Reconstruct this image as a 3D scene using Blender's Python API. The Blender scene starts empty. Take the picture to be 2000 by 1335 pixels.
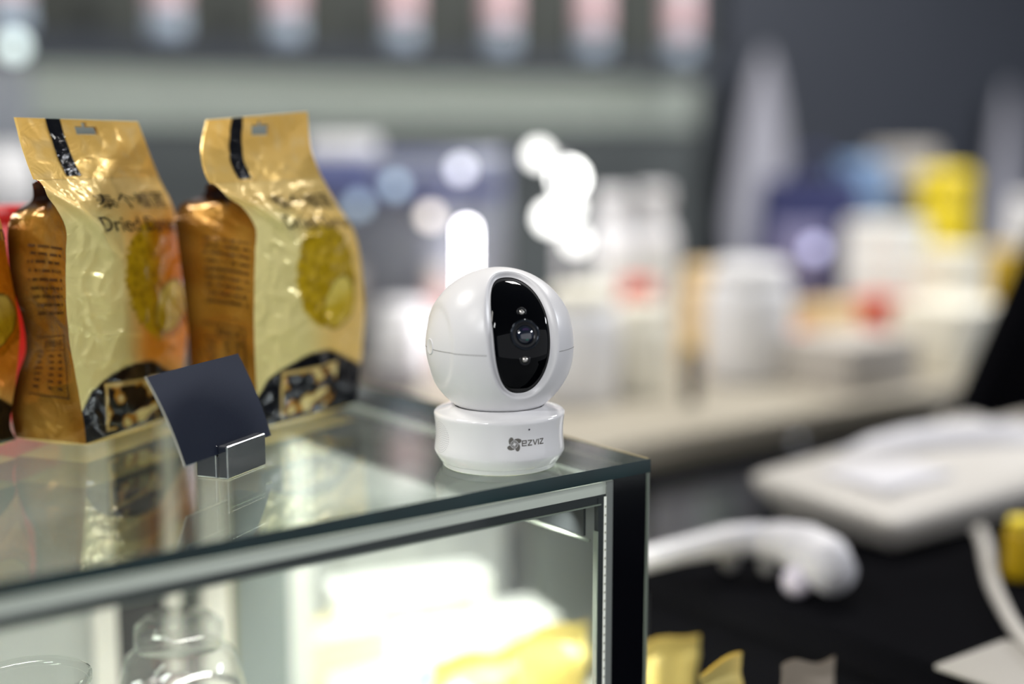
import bpy, bmesh, math, random
from mathutils import Vector, Matrix, noise

random.seed(7)
S = bpy.context.scene
COL = S.collection
PI = math.pi

# ------------------------------------------------------------------ camera
FPX = 2778.0                      # 50 mm lens on a 36 mm wide sensor, 2000 px frame
PITCH = math.radians(8.43)
AZ = math.radians(52.6)           # the shop's X axis runs along the display case front
GLASS = 1.10                      # height of the case's glass top
CAM = Vector((0, 0, GLASS + 0.193))
RT = Vector((math.sin(AZ), -math.cos(AZ), 0))
FH = Vector((math.cos(AZ), math.sin(AZ), 0))
FW = FH * math.cos(PITCH) - Vector((0, 0, 1)) * math.sin(PITCH)
UPV = RT.cross(FW)

cam = bpy.data.cameras.new('camera')
cam.lens = 50; cam.sensor_width = 36; cam.sensor_fit = 'HORIZONTAL'
cam.clip_start = 0.01; cam.clip_end = 100
cam.dof.use_dof = True; cam.dof.focus_distance = 0.812; cam.dof.aperture_fstop = 1.4
co = bpy.data.objects.new('camera', cam); COL.objects.link(co)
m = Matrix((RT, UPV, -FW)).transposed().to_4x4(); m.translation = CAM
co.matrix_world = m
S.camera = co

# ------------------------------------------------------------------ world, exposure, room lamps
S.view_settings.view_transform = 'Standard'; S.view_settings.look = 'None'
S.view_settings.gamma = 1.0; S.view_settings.exposure = 0.0
S.view_settings.use_curve_mapping = False
w = bpy.data.worlds.new('World'); S.world = w; w.use_nodes = True
w.node_tree.nodes['Background'].inputs[0].default_value = (0.93, 0.95, 1.0, 1)
w.node_tree.nodes['Background'].inputs[1].default_value = 0.75

def area(name, loc, size, power, color=(1, 1, 1), target=None, size_y=None, spread=180):
    l = bpy.data.lights.new(name, 'AREA'); l.energy = power; l.color = color; l.spread = math.radians(spread)
    l.shape = 'RECTANGLE'; l.size = size; l.size_y = size_y or size
    o = bpy.data.objects.new(name, l); COL.objects.link(o); o.location = loc
    if target is not None:
        o.rotation_euler = (Vector(target) - Vector(loc)).to_track_quat('-Z', 'Y').to_euler()
    return o

# ceiling lamps of the shop, plus one added fill (each sits under the ceiling, above or beside the case)
area('overhead_light', (-1.35, 0.60, 2.72), 1.2, 16, (1.0, 0.97, 0.92), size_y=.25)
area('overhead_light', (-1.7, -0.40, 2.72), 1.0, 48, (0.97, 0.98, 1.0), size_y=.25)
area('overhead_light', (4.3, -0.85, 2.72), 0.9, 170, (0.93, 0.95, 1.0))  # added fill from the right to brighten the bag fronts
area('overhead_light', (-0.3, 1.65, 2.72), 0.5, 24, (1.0, 0.97, 0.92))
area('overhead_light', (1.6, 1.5, 2.72), 0.35, 32, (1.0, 0.97, 0.92))
area('overhead_light', (2.9, 1.5, 2.72), 0.6, 24, (1.0, 0.98, 0.95))

# ------------------------------------------------------------------ helpers
def lin(c):
    c = c / 255.0
    return c / 12.92 if c <= 0.04045 else ((c + 0.055) / 1.055) ** 2.4
def rgb(r, g, b): return (lin(r), lin(g), lin(b), 1.0)

def ray(px, py):
    return (FW + RT * ((px - 1000.0) / FPX) - UPV * ((py - 667.5) / FPX))
def at_z(px, py, z):
    r = ray(px, py); return CAM + r * ((z - CAM.z) / r.z)
def at_d(px, py, depth): return CAM + ray(px, py) * depth
def at_plane(px, py, p0, n):
    r = ray(px, py); return CAM + r * ((p0 - CAM).dot(n) / r.dot(n))
def proj(p):
    q = Vector(p) - CAM; d = q.dot(FW)
    return (1000 + FPX * q.dot(RT) / d, 667.5 - FPX * q.dot(UPV) / d, d)
def ground(px, d, z=0.0):
    """a point at horizontal distance d in the direction of column px, at height z"""
    dirv = FH + RT * ((px - 1000.0) / FPX / math.cos(PITCH))
    dirv.normalize()
    return Vector((dirv.x * d, dirv.y * d, z))
def z_of(py, px, d):
    r = ray(px, py); h = math.hypot(r.x, r.y); return CAM.z + r.z / h * d

def mat(name, color, rough=0.5, metal=0.0, spec=0.5, bump=0.0, bscale=40.0, var=0.0, vscale=6.0,
        emit=None, estr=0.0, coat=0.0, trans=0.0, alpha=1.0, sheen=0.0, sss=0.0):
    M = bpy.data.materials.new(name); M.use_nodes = True
    nt = M.node_tree; b = nt.nodes['Principled BSDF']
    b.inputs['Base Color'].default_value = color
    b.inputs['Roughness'].default_value = rough
    b.inputs['Metallic'].default_value = metal
    b.inputs['Specular IOR Level'].default_value = spec
    b.inputs['Coat Weight'].default_value = coat
    b.inputs['Transmission Weight'].default_value = trans
    b.inputs['Alpha'].default_value = alpha
    tc = nt.nodes.new('ShaderNodeTexCoord')
    if var > 0:
        n = nt.nodes.new('ShaderNodeTexNoise'); n.inputs['Scale'].default_value = vscale
        n.inputs['Detail'].default_value = 5
        nt.links.new(tc.outputs['Object'], n.inputs['Vector'])
        mx = nt.nodes.new('ShaderNodeMix'); mx.data_type = 'RGBA'
        a_ = tuple(max(0, c * (1 - var)) for c in color[:3]) + (1,)
        b_ = tuple(min(1, c * (1 + var)) for c in color[:3]) + (1,)
        mx.inputs[6].default_value = a_; mx.inputs[7].default_value = b_
        nt.links.new(n.outputs['Fac'], mx.inputs[0])
        nt.links.new(mx.outputs[2], b.inputs['Base Color'])
    if bump > 0:
        n = nt.nodes.new('ShaderNodeTexNoise'); n.inputs['Scale'].default_value = bscale
        n.inputs['Detail'].default_value = 4
        nt.links.new(tc.outputs['Object'], n.inputs['Vector'])
        bp = nt.nodes.new('ShaderNodeBump'); bp.inputs['Strength'].default_value = bump
        bp.inputs['Distance'].default_value = 0.002
        nt.links.new(n.outputs['Fac'], bp.inputs['Height'])
        nt.links.new(bp.outputs['Normal'], b.inputs['Normal'])
    if emit:
        b.inputs['Emission Color'].default_value = emit
        b.inputs['Emission Strength'].default_value = estr
    return M

def pane_material(name, tint, rmin=0.0, dust_haze=0.0):
    """thin clear glass: a fresnel mix of clear transmission and a mirror reflection"""
    M = bpy.data.materials.new(name); M.use_nodes = True
    nt = M.node_tree; nt.nodes.clear()
    out = nt.nodes.new('ShaderNodeOutputMaterial')
    t = nt.nodes.new('ShaderNodeBsdfTransparent'); t.inputs[0].default_value = tint
    g = nt.nodes.new('ShaderNodeBsdfGlossy'); g.inputs['Roughness'].default_value = 0.02
    g.inputs[0].default_value = (0.93, 0.97, 0.95, 1)
    f = nt.nodes.new('ShaderNodeFresnel')
    ge = nt.nodes.new('ShaderNodeNewGeometry'); io = nt.nodes.new('ShaderNodeMapRange')   # same index from either side of the thin pane
    io.inputs[3].default_value = 1.5; io.inputs[4].default_value = 1/1.5
    nt.links.new(ge.outputs['Backfacing'], io.inputs[0]); nt.links.new(io.outputs[0], f.inputs['IOR'])
    mx = nt.nodes.new('ShaderNodeMixShader')
    nt.links.new(f.outputs[0], mx.inputs[0]); nt.links.new(t.outputs[0], mx.inputs[1]); nt.links.new(g.outputs[0], mx.inputs[2])
    last = mx
    if dust_haze > 0:
        tc = nt.nodes.new('ShaderNodeTexCoord')
        n1 = nt.nodes.new('ShaderNodeTexNoise'); n1.inputs['Scale'].default_value = 9; n1.inputs['Detail'].default_value = 6
        n2 = nt.nodes.new('ShaderNodeTexVoronoi'); n2.inputs['Scale'].default_value = 420
        nt.links.new(tc.outputs['Object'], n1.inputs['Vector']); nt.links.new(tc.outputs['Object'], n2.inputs['Vector'])
        r1 = nt.nodes.new('ShaderNodeMapRange'); r1.inputs[1].default_value = 0.42; r1.inputs[2].default_value = 0.75
        r1.inputs[3].default_value = 0.02; r1.inputs[4].default_value = dust_haze
        nt.links.new(n1.outputs['Fac'], r1.inputs[0])
        r2 = nt.nodes.new('ShaderNodeMapRange'); r2.inputs[1].default_value = 0.05; r2.inputs[2].default_value = 0.16
        r2.inputs[3].default_value = 0.28; r2.inputs[4].default_value = 0.0
        nt.links.new(n2.outputs['Distance'], r2.inputs[0])
        mu = nt.nodes.new('ShaderNodeMath'); mu.operation = 'MULTIPLY'
        nt.links.new(r1.outputs[0], mu.inputs[0]); nt.links.new(r2.outputs[0], mu.inputs[1])
        ad = nt.nodes.new('ShaderNodeMath'); ad.operation = 'MULTIPLY_ADD'; ad.inputs[1].default_value = 0.24  # this veil is painted haze to lighten the glass; specks are dust
        nt.links.new(r1.outputs[0], ad.inputs[0]); nt.links.new(mu.outputs[0], ad.inputs[2])
        d = nt.nodes.new('ShaderNodeBsdfDiffuse'); d.inputs[0].default_value = (0.75, 0.76, 0.72, 1)
        m2 = nt.nodes.new('ShaderNodeMixShader')
        nt.links.new(ad.outputs[0], m2.inputs[0]); nt.links.new(mx.outputs[0], m2.inputs[1]); nt.links.new(d.outputs[0], m2.inputs[2])
        last = m2
    nt.links.new(last.outputs[0], out.inputs[0])
    return M

def attr_material(name, rough=0.3, metal=0.5, bump=0.25, weave=0.0, coat=0.0):
    """printed foil: ink colour and some painted shade from the mesh's 'print' attribute on a crinkled metallic film"""
    M = bpy.data.materials.new(name); M.use_nodes = True
    nt = M.node_tree; b = nt.nodes['Principled BSDF']
    a = nt.nodes.new('ShaderNodeAttribute'); a.attribute_name = 'print'
    nt.links.new(a.outputs['Color'], b.inputs['Base Color'])
    b.inputs['Roughness'].default_value = rough; b.inputs['Metallic'].default_value = metal
    b.inputs['Specular IOR Level'].default_value = 0.2
    b.inputs['Coat Weight'].default_value = coat; b.inputs['Coat Roughness'].default_value = 0.12
    tc = nt.nodes.new('ShaderNodeTexCoord')
    n = nt.nodes.new('ShaderNodeTexNoise'); n.inputs['Scale'].default_value = 48; n.inputs['Detail'].default_value = 3
    n.inputs['Distortion'].default_value = 1.2
    nt.links.new(tc.outputs['Object'], n.inputs['Vector'])
    bp = nt.nodes.new('ShaderNodeBump'); bp.inputs['Strength'].default_value = bump; bp.inputs['Distance'].default_value = 0.004
    nt.links.new(n.outputs['Fac'], bp.inputs['Height'])
    nt.links.new(bp.outputs['Normal'], b.inputs['Normal'])
    nt.links.new(bp.outputs['Normal'], b.inputs['Coat Normal'])
    return M

class MB:
    """collects shapes and links them as one mesh object"""
    def __init__(s): s.v = []; s.f = []; s.mi = []; s.sm = []
    def add(s, verts, faces, mi=0, smooth=False):
        o = len(s.v); s.v += [tuple(v) for v in verts]
        for f in faces:
            s.f.append(tuple(i + o for i in f)); s.mi.append(mi); s.sm.append(smooth)
    def box(s, lo, hi, mi=0, M=None):
        x0, y0, z0 = lo; x1, y1, z1 = hi
        vs = [Vector(p) for p in ((x0,y0,z0),(x1,y0,z0),(x1,y1,z0),(x0,y1,z0),(x0,y0,z1),(x1,y0,z1),(x1,y1,z1),(x0,y1,z1))]
        if M is not None: vs = [M @ v for v in vs]
        s.add(vs, [(3,2,1,0),(4,5,6,7),(0,1,5,4),(1,2,6,5),(2,3,7,6),(3,0,4,7)], mi)
    def rbox(s, lo, hi, r=0.004, seg=2, mi=0, M=None, smooth=True):
        bm = bmesh.new()
        c = [(a + b) / 2 for a, b in zip(lo, hi)]; d = [b - a for a, b in zip(lo, hi)]
        bmesh.ops.create_cube(bm, size=1.0, matrix=Matrix.Translation(c) @ Matrix.Diagonal((*d, 1)))
        r = min(r, min(d) * 0.45)
        bmesh.ops.bevel(bm, geom=bm.edges[:], offset=r, segments=seg, profile=0.5, affect='EDGES')
        if M is not None: bmesh.ops.transform(bm, matrix=M, verts=bm.verts)
        bm.verts.index_update()
        s.add([v.co.copy() for v in bm.verts], [[v.index for v in f.verts] for f in bm.faces], mi, smooth)
        bm.free()
    def lathe(s, prof, n=32, c=(0, 0, 0), mi=0, smooth=True, M=None, capb=True, capt=True, sq=1.0):
        vs = []; fs = []
        for (r, z) in prof:
            for k in range(n):
                a = 2 * PI * k / n
                ca, sa = math.cos(a), math.sin(a)
                if sq != 1.0:
                    q = (abs(ca) ** (2 * sq) + abs(sa) ** (2 * sq)) ** (-1 / (2 * sq)); ca, sa = ca * q, sa * q
                p = Vector((c[0] + r * ca, c[1] + r * sa, c[2] + z))
                vs.append(M @ p if M is not None else p)
        for i in range(len(prof) - 1):
            for k in range(n):
                k2 = (k + 1) % n
                fs.append((i*n+k, i*n+k2, (i+1)*n+k2, (i+1)*n+k))
        if capb: fs.append(tuple(range(n - 1, -1, -1)))
        if capt: fs.append(tuple((len(prof) - 1) * n + k for k in range(n)))
        s.add(vs, fs, mi, smooth)
    def tube(s, pts, r, n=10, mi=0, cap=True, closed=False):
        pts = [Vector(p) for p in pts]; L = len(pts); vs = []; fs = []
        up = None
        for i, p in enumerate(pts):
            a = pts[(i - 1) % L] if (closed or i > 0) else p
            b = pts[(i + 1) % L] if (closed or i < L - 1) else p
            t = (b - a).normalized()
            if up is None:
                up = Vector((0, 0, 1)) if abs(t.z) < 0.9 else Vector((1, 0, 0))
            x = (up - t * up.dot(t)).normalized(); up = x; y = t.cross(x)
            rr = r[i] if isinstance(r, (list, tuple)) else r
            for k in range(n):
                a_ = 2 * PI * k / n; vs.append(p + x * (rr * math.cos(a_)) + y * (rr * math.sin(a_)))
        for i in range(L if closed else L - 1):
            j = (i + 1) % L
            for k in range(n):
                k2 = (k + 1) % n; fs.append((i*n+k, i*n+k2, j*n+k2, j*n+k))
        if cap and not closed:
            fs.append(tuple(range(n - 1, -1, -1))); fs.append(tuple((L - 1) * n + k for k in range(n)))
        s.add(vs, fs, mi, True)
    def grid(s, rows, mi=0, smooth=True, skip=None, flip=False):
        R = len(rows); C = len(rows[0]); fs = []
        for i in range(R - 1):
            for j in range(C - 1):
                if skip and skip(i, j): continue
                q = (i*C+j, i*C+j+1, (i+1)*C+j+1, (i+1)*C+j)
                fs.append(q[::-1] if flip else q)
        s.add([p for r in rows for p in r], fs, mi, smooth)
    def ellipsoid(s, c, rx, ry, rz, n=24, k=14, mi=0, M=None):
        prof = []
        vs = []; fs = []
        for i in range(1, k):
            a = -PI/2 + PI * i / k
            for j in range(n):
                b = 2*PI*j/n
                p = Vector((c[0]+rx*math.cos(a)*math.cos(b), c[1]+ry*math.cos(a)*math.sin(b), c[2]+rz*math.sin(a)))
                vs.append(p)
        vs.append(Vector((c[0], c[1], c[2]-rz))); vs.append(Vector((c[0], c[1], c[2]+rz)))
        for i in range(k-2):
            for j in range(n):
                j2=(j+1)%n; fs.append((i*n+j, i*n+j2, (i+1)*n+j2, (i+1)*n+j))
        B=len(vs)-2; T=len(vs)-1
        for j in range(n):
            j2=(j+1)%n; fs.append((B, j2, j)); fs.append((T, (k-2)*n+j, (k-2)*n+j2))
        if M is not None: vs=[M@v for v in vs]
        s.add(vs, fs, mi, True)
    def build(s, name, mats, parent=None, colors=None):
        me = bpy.data.meshes.new(name)
        me.from_pydata(s.v, [], s.f)
        if not isinstance(mats, (list, tuple)): mats = [mats]
        for q in mats: me.materials.append(q)
        me.polygons.foreach_set('material_index', s.mi)
        me.polygons.foreach_set('use_smooth', s.sm)
        if colors:
            at = me.attributes.new('print', 'FLOAT_COLOR', 'POINT')
            at.data.foreach_set('color', [x for c in colors for x in c])
        me.update()
        o = bpy.data.objects.new(name, me); COL.objects.link(o)
        if parent is not None:
            o.parent = parent
            o.matrix_parent_inverse = parent_world(parent).inverted()
        return o

def parent_world(o):
    mloc = Matrix.LocRotScale(o.location, o.rotation_euler, o.scale)
    if o.parent: return parent_world(o.parent) @ o.matrix_parent_inverse @ mloc
    return mloc

def thing(name, label, cat, loc, group=None, rz=0.0):
    o = bpy.data.objects.new(name, None); o.empty_display_size = 0.02
    COL.objects.link(o); o.location = loc; o.rotation_euler = (0, 0, rz)
    o['label'] = label; o['category'] = cat
    if group: o['group'] = group
    return o
def tag(o, label, cat, group=None):
    o['label'] = label; o['category'] = cat
    if group: o['group'] = group
    return o
def struct(o): o['kind'] = 'structure'; return o
def copy_tree(o, parent=None):
    c = o.copy(); COL.objects.link(c)
    if parent is not None:
        c.parent = parent; c.matrix_parent_inverse = o.matrix_parent_inverse.copy()
    for ch in list(o.children): copy_tree(ch, c)
    return c
def Loc(v): return Matrix.Translation(Vector(v))
def Rz(a): return Matrix.Rotation(a, 4, 'Z')

# ------------------------------------------------------------------ materials
M_white_shell = mat('white_shell', rgb(238, 237, 238), 0.32, spec=0.45)
M_white_gloss = mat('white_gloss', rgb(247, 246, 246), 0.08, spec=0.6)
M_black_gloss = mat('black_gloss', rgb(3, 4, 7), 0.04, spec=0.22)
M_black = mat('black_plastic', rgb(9, 9, 12), 0.9, spec=0.02, bump=0.1, bscale=300)
M_black_soft = mat('black_matte', rgb(20, 20, 24), 0.6)
M_floor = mat('floor_tile', rgb(120, 122, 122), 0.35, var=0.12, vscale=3)
M_wall = mat('grey_wall', rgb(78, 83, 84), 0.6, var=0.06, vscale=2)
M_wall_dark = mat('dark_wall', rgb(47, 51, 60), 0.5, var=0.08, vscale=2)
M_ceiling = mat('ceiling_grey', rgb(120, 120, 122), 0.8)
M_shelf = mat('dark_shelf', rgb(40, 46, 56), 0.5, var=0.1)
M_counter = mat('beige_stone', rgb(166, 159, 144), 0.35, var=0.06, vscale=14)
M_cab = mat('grey_laminate', rgb(222, 220, 226), 0.5, var=0.08, vscale=5)
M_cab_dark = mat('charcoal_laminate', rgb(46, 48, 54), 0.5)
M_cab_pale = mat('pale_laminate', rgb(176, 180, 176), 0.5, var=0.05)

# ------------------------------------------------------------------ the room
b = MB(); b.box((-3, -3, -0.1), (5, 2.75, 0)); struct(b.build('floor', M_floor))
b = MB(); b.box((-3, 2.65, 0), (5, 2.75, 2.8)); struct(b.build('wall_back', M_wall))
b = MB(); b.box((-3.1, -3, 0), (-3, 2.75, 2.8)); struct(b.build('wall_left', M_wall_dark))
b = MB(); b.box((5, -3, 0), (5.1, 2.75, 2.8)); struct(b.build('wall_right', M_wall_dark))
b = MB(); b.box((-3.1, -3, 2.8), (5.1, 2.75, 2.9)); struct(b.build('ceiling', M_ceiling))

# ------------------------------------------------------------------ glass display case
CX, CY = 0.5683, 0.6072           # front right corner of the glass top
CXL, CYB = -0.62, 1.03
DECK = 0.80
M_pane = pane_material('clear_glass', (0.94, 0.97, 0.95, 1))
M_pane_top = pane_material('clear_glass_dust_haze', (0.93, 0.97, 0.945, 1), dust_haze=0.5)
M_glass_edge = mat('green_glass_edge', rgb(8, 44, 46), 0.06, spec=0.8, var=0.7, vscale=30)
M_bright_edge = mat('polished_glass_edge', rgb(150, 158, 146), 0.15, spec=0.6)
M_black_band = mat('black_printed_band', rgb(12, 12, 18), 0.12, spec=0.5)
M_alu = mat('anodised_aluminium', rgb(238, 240, 230), 0.4)
M_alu_dark = mat('dark_channel', rgb(58, 62, 64), 0.4, metal=0.2)
M_led_strip = mat('led_tape', rgb(226, 226, 216), 0.5, emit=(1, .99, .93, 1), estr=.42)
M_led = mat('led_diode', rgb(176, 172, 160), 0.4, emit=(1, 0.98, 0.9, 1), estr=.12)
M_deck = mat('pale_deck', rgb(206, 208, 200), 0.5, var=0.04)

case = thing('glass_display_case', 'glass display case with a black banded corner under the white camera', 'display case', (CX - 0.3, CY + 0.2, 0))
T = 0.008
b = MB()
x0, x1, y0, y1, z0, z1 = CXL, CX, CY, CYB, GLASS - T, GLASS
b.add([(x0,y0,z1),(x1,y0,z1),(x1,y1,z1),(x0,y1,z1)], [(0,1,2,3)], 0)
b.add([(x0,y0,z0),(x1,y0,z0),(x1,y1,z0),(x0,y1,z0)], [(3,2,1,0)], 1)
b.add([(x0,y0,z0),(x1,y0,z0),(x1,y0,z1),(x0,y0,z1)], [(0,1,2,3)], 2)
b.add([(x1,y0,z0),(x1,y1,z0),(x1,y1,z1),(x1,y0,z1)], [(0,1,2,3)], 2)
b.add([(x0,y1,z0),(x1,y1,z0),(x1,y1,z1),(x0,y1,z1)], [(3,2,1,0)], 2)
b.add([(x0,y0,z0),(x0,y1,z0),(x0,y1,z1),(x0,y0,z1)], [(3,2,1,0)], 2)
b.build('top_pane', [M_pane_top, M_pane, M_glass_edge], case)
b = MB(); b.box((x1-.0010, y0+.002, z1-.0002), (x1+.0001, y1, z1+.0003)); b.build('edge_highlight', mat('gilt_highlight', rgb(196, 176, 130), .2, metal=.3), case)  # bright strip painted in as the highlight along the glass edge
# front pane, single clear sheet with a polished right edge
b = MB()
b.add([(x0,y0+.0005,DECK-.1),(x1-.001,y0+.0005,DECK-.1),(x1-.001,y0+.0005,z0),(x0,y0+.0005,z0)], [(0,1,2,3)], 0)
b.box((x1-.0026, y0+.0005, DECK-.1), (x1-.0004, y0+.0075, z0), 1)
b.build('front_pane', [M_pane, M_bright_edge], case)
b = MB()
b.add([(x1-.0012,y0+.008,DECK-.1),(x1-.0012,y1,DECK-.1),(x1-.0012,y1,z0),(x1-.0012,y0+.008,z0)], [(0,1,2,3)], 0)
b.build('side_pane', M_pane, case)
# black bands printed on the inner faces along the right-hand corner
BW = 0.0285
b = MB(); b.box((x1-BW, y0+.0009, DECK-.1), (x1-.0028, y0+.0013, z0-.0003)); b.build('front_corner_band', M_black_band, case)
b = MB(); b.box((x1-BW, y0+.002, z0-.0006), (x1-.0010, y1, z0-.0002)); b.build('top_edge_band', M_black_band, case)
b = MB(); b.box((x1-.0022, y0+.009, z0-.03), (x1-.0016, y1, z0-.001)); b.build('side_edge_band', M_black_band, case)
# led channel down the corner and along the top edges
xa = x1 - BW
b = MB(); b.box((xa-.0050, y0+.0012, DECK-.1), (xa, y0+.0060, z0-.001)); b.build('corner_channel', mat('grey_channel', rgb(150, 151, 149), 0.45), case)
b = MB(); b.box((xa-.0068, y0+.0014, DECK-.1), (xa-.0050, y0+.0058, z0-.010)); b.build('corner_led_tape', M_led_strip, case)
b = MB(); b.box((xa-.0112, y0+.0016, DECK-.1), (xa-.0068, y0+.0050, z0-.010)); b.build('corner_channel_lip', M_alu_dark, case)
b = MB(); b.box((xa-.0119, y0+.0012, DECK-.1), (xa-.0112, y0+.0050, z0-.030)); b.build('corner_bright_edge', M_bright_edge, case)
led = MB()
z = DECK
while z < z0 - 0.012:
    led.box((xa-.0063, y0+.0010, z), (xa-.0055, y0+.0014, z+.0012)); z += .0052
o = led.build('corner_led_row', M_led, case); o['kind'] = 'stuff'
b = MB(); b.box((x0, y0+.0022, z0-.0085), (xa, y0+.0100, z0-.0012)); b.build('top_channel', M_alu, case)
b = MB(); b.box((x0, y0+.0020, z0-.0135), (xa-.005, y0+.0080, z0-.0087)); b.build('top_channel_lip', M_alu_dark, case)
b = MB(); b.box((x0, y0+.0014, z0-.0145), (xa-.009, y0+.0050, z0-.0137)); b.build('top_bright_edge', M_bright_edge, case)
# strip along the right edge under the glass
b = MB(); b.box((xa-.0072, y0+.002, z0-.0040), (xa, y1, z0-.0006)); b.build('side_channel', M_alu, case)
led = MB(); y = y0 + .012
while y < y1:
    led.box((xa-.0060, y, z0-.0006), (xa-.0048, y+.0012, z0-.0003)); y += .0065
o = led.build('side_led_row', M_led, case); o['kind'] = 'stuff'
b = MB(); b.tube([(xa-.014, y0+.006, z0-.036), (xa-.014, y1-.01, z0-.036)], .0012, 8); b.build('side_rail', M_bright_edge, case)
b = MB(); b.box((xa-.0150, y0+.010, z0-.034), (xa-.0135, y1-.01, z0-.004)); b.build('side_rail_web', M_alu_dark, case)
# deck, back panels and posts
b = MB(); b.box((x0, y0+.012, DECK-.02), (x1-.004, y1-.012, DECK)); b.build('deck', M_deck, case)
b = MB(); b.rbox((x0, y0+.002, 0.0), (x1, y1, DECK-.1), .004); b.build('cabinet_base', M_cab_dark, case)
b = MB(); b.box((x0, y0, DECK-.1), (x1, y0+.012, DECK-.02)); b.build('front_rail', M_alu_dark, case)

# the case's own led light, under the top along its front edge
area('case_led_light', (CX-.30, CY+.02, z0-.016), 0.5, 2.0, (1.0, 0.98, 0.92), target=(CX-.30, CY+.13, 0.80), size_y=.012, spread=110)
area('case_led_light', (CX-.03, CY+.21, z0-.016), .34, 2.4, (1.0, 0.98, 0.90), target=(CX+.10, CY+.21, 0.80), size_y=.012, spread=110)

# ------------------------------------------------------------------ pan and tilt camera
SP = Vector((0.4903, 0.6535, 0))          # axis of the device on the glass
TOC = (CAM - SP); TOC.z = 0; TOC.normalize()
ang0 = math.atan2(TOC.y, TOC.x)           # bearing of the viewer
dev = thing('security_camera', 'round white pan and tilt security camera with a black lens face, at the glass corner', 'camera', (SP.x, SP.y, GLASS))
CS = Vector((SP.x, SP.y, GLASS + .0715)); R = .0440
mm = .001
prof = [(29.5,0.15),(32.6,0.2),(33.4,0.9),(33.6,2.6),(34.6,3.6)]
b = MB(); b.lathe([(r*mm, z*mm) for r, z in prof], 96, (SP.x, SP.y, GLASS)); b.build('foot_ring', M_white_gloss, dev)
prof = [(34.4,3.3),(34.9,3.7),(37.2,7.6),(37.9,9.0),(38.1,10.0),(37.7,13.5),(37.35,18.0),(37.35,22.0),(37.6,26.0),(38.1,29.6),(38.3,30.6),
        (38.1,31.6),(37.3,32.3),(35.5,32.8),(31,34.1),(27.6,35.3),(26.6,35.7),(25.9,35.3),(25.4,33.6),(21.0,32.0)]
def base_r(z):
    pts = [(10.0,38.1),(13.5,37.7),(18,37.35),(22,37.35),(26,37.6),(29.6,38.1)]
    for (za, ra), (zb, rb) in zip(pts, pts[1:]):
        if za <= z <= zb: return ra + (rb-ra)*(z-za)/(zb-za)
    return 37.6
b = MB(); b.lathe([(r*mm, z*mm) for r, z in prof], 128, (SP.x, SP.y, GLASS)); b.build('base', M_white_gloss, dev)
b = MB(); b.lathe([(r*mm, z*mm) for r, z in [(25.3,32.2),(24.4,35.0),(21.0,35.4)]], 64, (SP.x, SP.y, GLASS)); b.build('neck', M_black_soft, dev)

# head frame: F along the lens, U to the viewer's right, V up
yaw = ang0 + math.radians(20.5)           # turned to the viewer's right
el = math.radians(14.5)
F = Vector((math.cos(yaw)*math.cos(el), math.sin(yaw)*math.cos(el), math.sin(el)))
U = Vector((-math.sin(yaw), math.cos(yaw), 0))
V = F.cross(U)
if V.z < 0: V = -V
def hp(u, v, f): return CS + (U*u + V*v + F*f) * R
def outline(phi, a, bt, bb, e=2.35):
    c, s = math.cos(phi), math.sin(phi)
    bq = bt if s > 0 else bb
    k = (abs(c/a)**e + abs(s/bq)**e) ** (-1/e)
    return c*k, s*k
NP = 144
RHO = .925
rows = []
for k in range(10):       # bevelled rim, from the black panel outwards to the shell
    t = k/9
    row = []
    for j in range(NP):
        ph = 2*PI*j/NP
        pu, pv = outline(ph, .385, .80, .715)
        ou, ov = outline(ph, .505, .895, .81, 2.25)
        q = t ** 0.85
        u = pu + (ou-pu)*q; v = pv + (ov-pv)*q
        rr = RHO - .004 + (1.0 - RHO + .004) * math.sin(t*PI/2) ** 1.2
        n2 = u*u + v*v
        row.append(hp(u, v, math.sqrt(max(rr*rr - n2, .01))))
    rows.append(row)
def capshape(d):
    """shallow round cap on each side of the head"""
    ang = math.degrees(math.acos(max(-1, min(1, abs(d.x)))))
    s = 1.0
    if ang < 34.0:
        s -= .028 * min(1, (34.0-ang)/3.0)
    return s
NR = 72
for k in range(1, NR):
    t = k/NR
    row = []
    for j in range(NP):
        ph = 2*PI*j/NP
        ou, ov = outline(ph, .505, .895, .81, 2.25)
        d0 = Vector((ou, ov, math.sqrt(max(1-ou*ou-ov*ov, .0))))
        th = math.acos(d0.z); side = Vector((d0.x, d0.y, 0)).normalized()
        a = th + (PI - th)*t
        d = side*math.sin(a) + Vector((0, 0, math.cos(a)))
        s = capshape(d)
        row.append(hp(d.x*s, d.y*s, d.z*s))
    rows.append(row)
b = MB(); n = NP
vs = [p for r in rows for p in r]; fs = []
for i in range(len(rows)-1):
    for j in range(n): fs.append((i*n+j, i*n+(j+1)%n, (i+1)*n+(j+1)%n, (i+1)*n+j))
vs.append(hp(0, 0, -1)); L = len(vs)-1; q = (len(rows)-1)*n
for j in range(n): fs.append((q+j, q+(j+1)%n, L))
b.add(vs, fs, 0, True)
head = b.build('head_shell', M_white_shell, dev)
# black face panel
b = MB(); vs = [hp(0, .04, math.sqrt(RHO**2-.0016))]; fs = []
KR = 16
for k in range(1, KR+1):
    t = k/KR
    for j in range(n):
        pu, pv = outline(2*PI*j/n, .387, .802, .717)
        u = pu*t; v = .04 + (pv-.04)*t
        rr = RHO - (.012*max(0, (t-.93)/.07)**2)
        vs.append(hp(u, v, math.sqrt(max(rr*rr-u*u-v*v, .01))))
for j in range(n): fs.append((0, 1+j, 1+(j+1)%n))
for k in range(KR-1):
    for j in range(n): fs.append((1+k*n+j, 1+(k+1)*n+j, 1+(k+1)*n+(j+1)%n, 1+k*n+(j+1)%n))
b.add(vs, fs, 0, True)
panel = b.build('lens_panel', M_black_gloss, dev)
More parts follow.
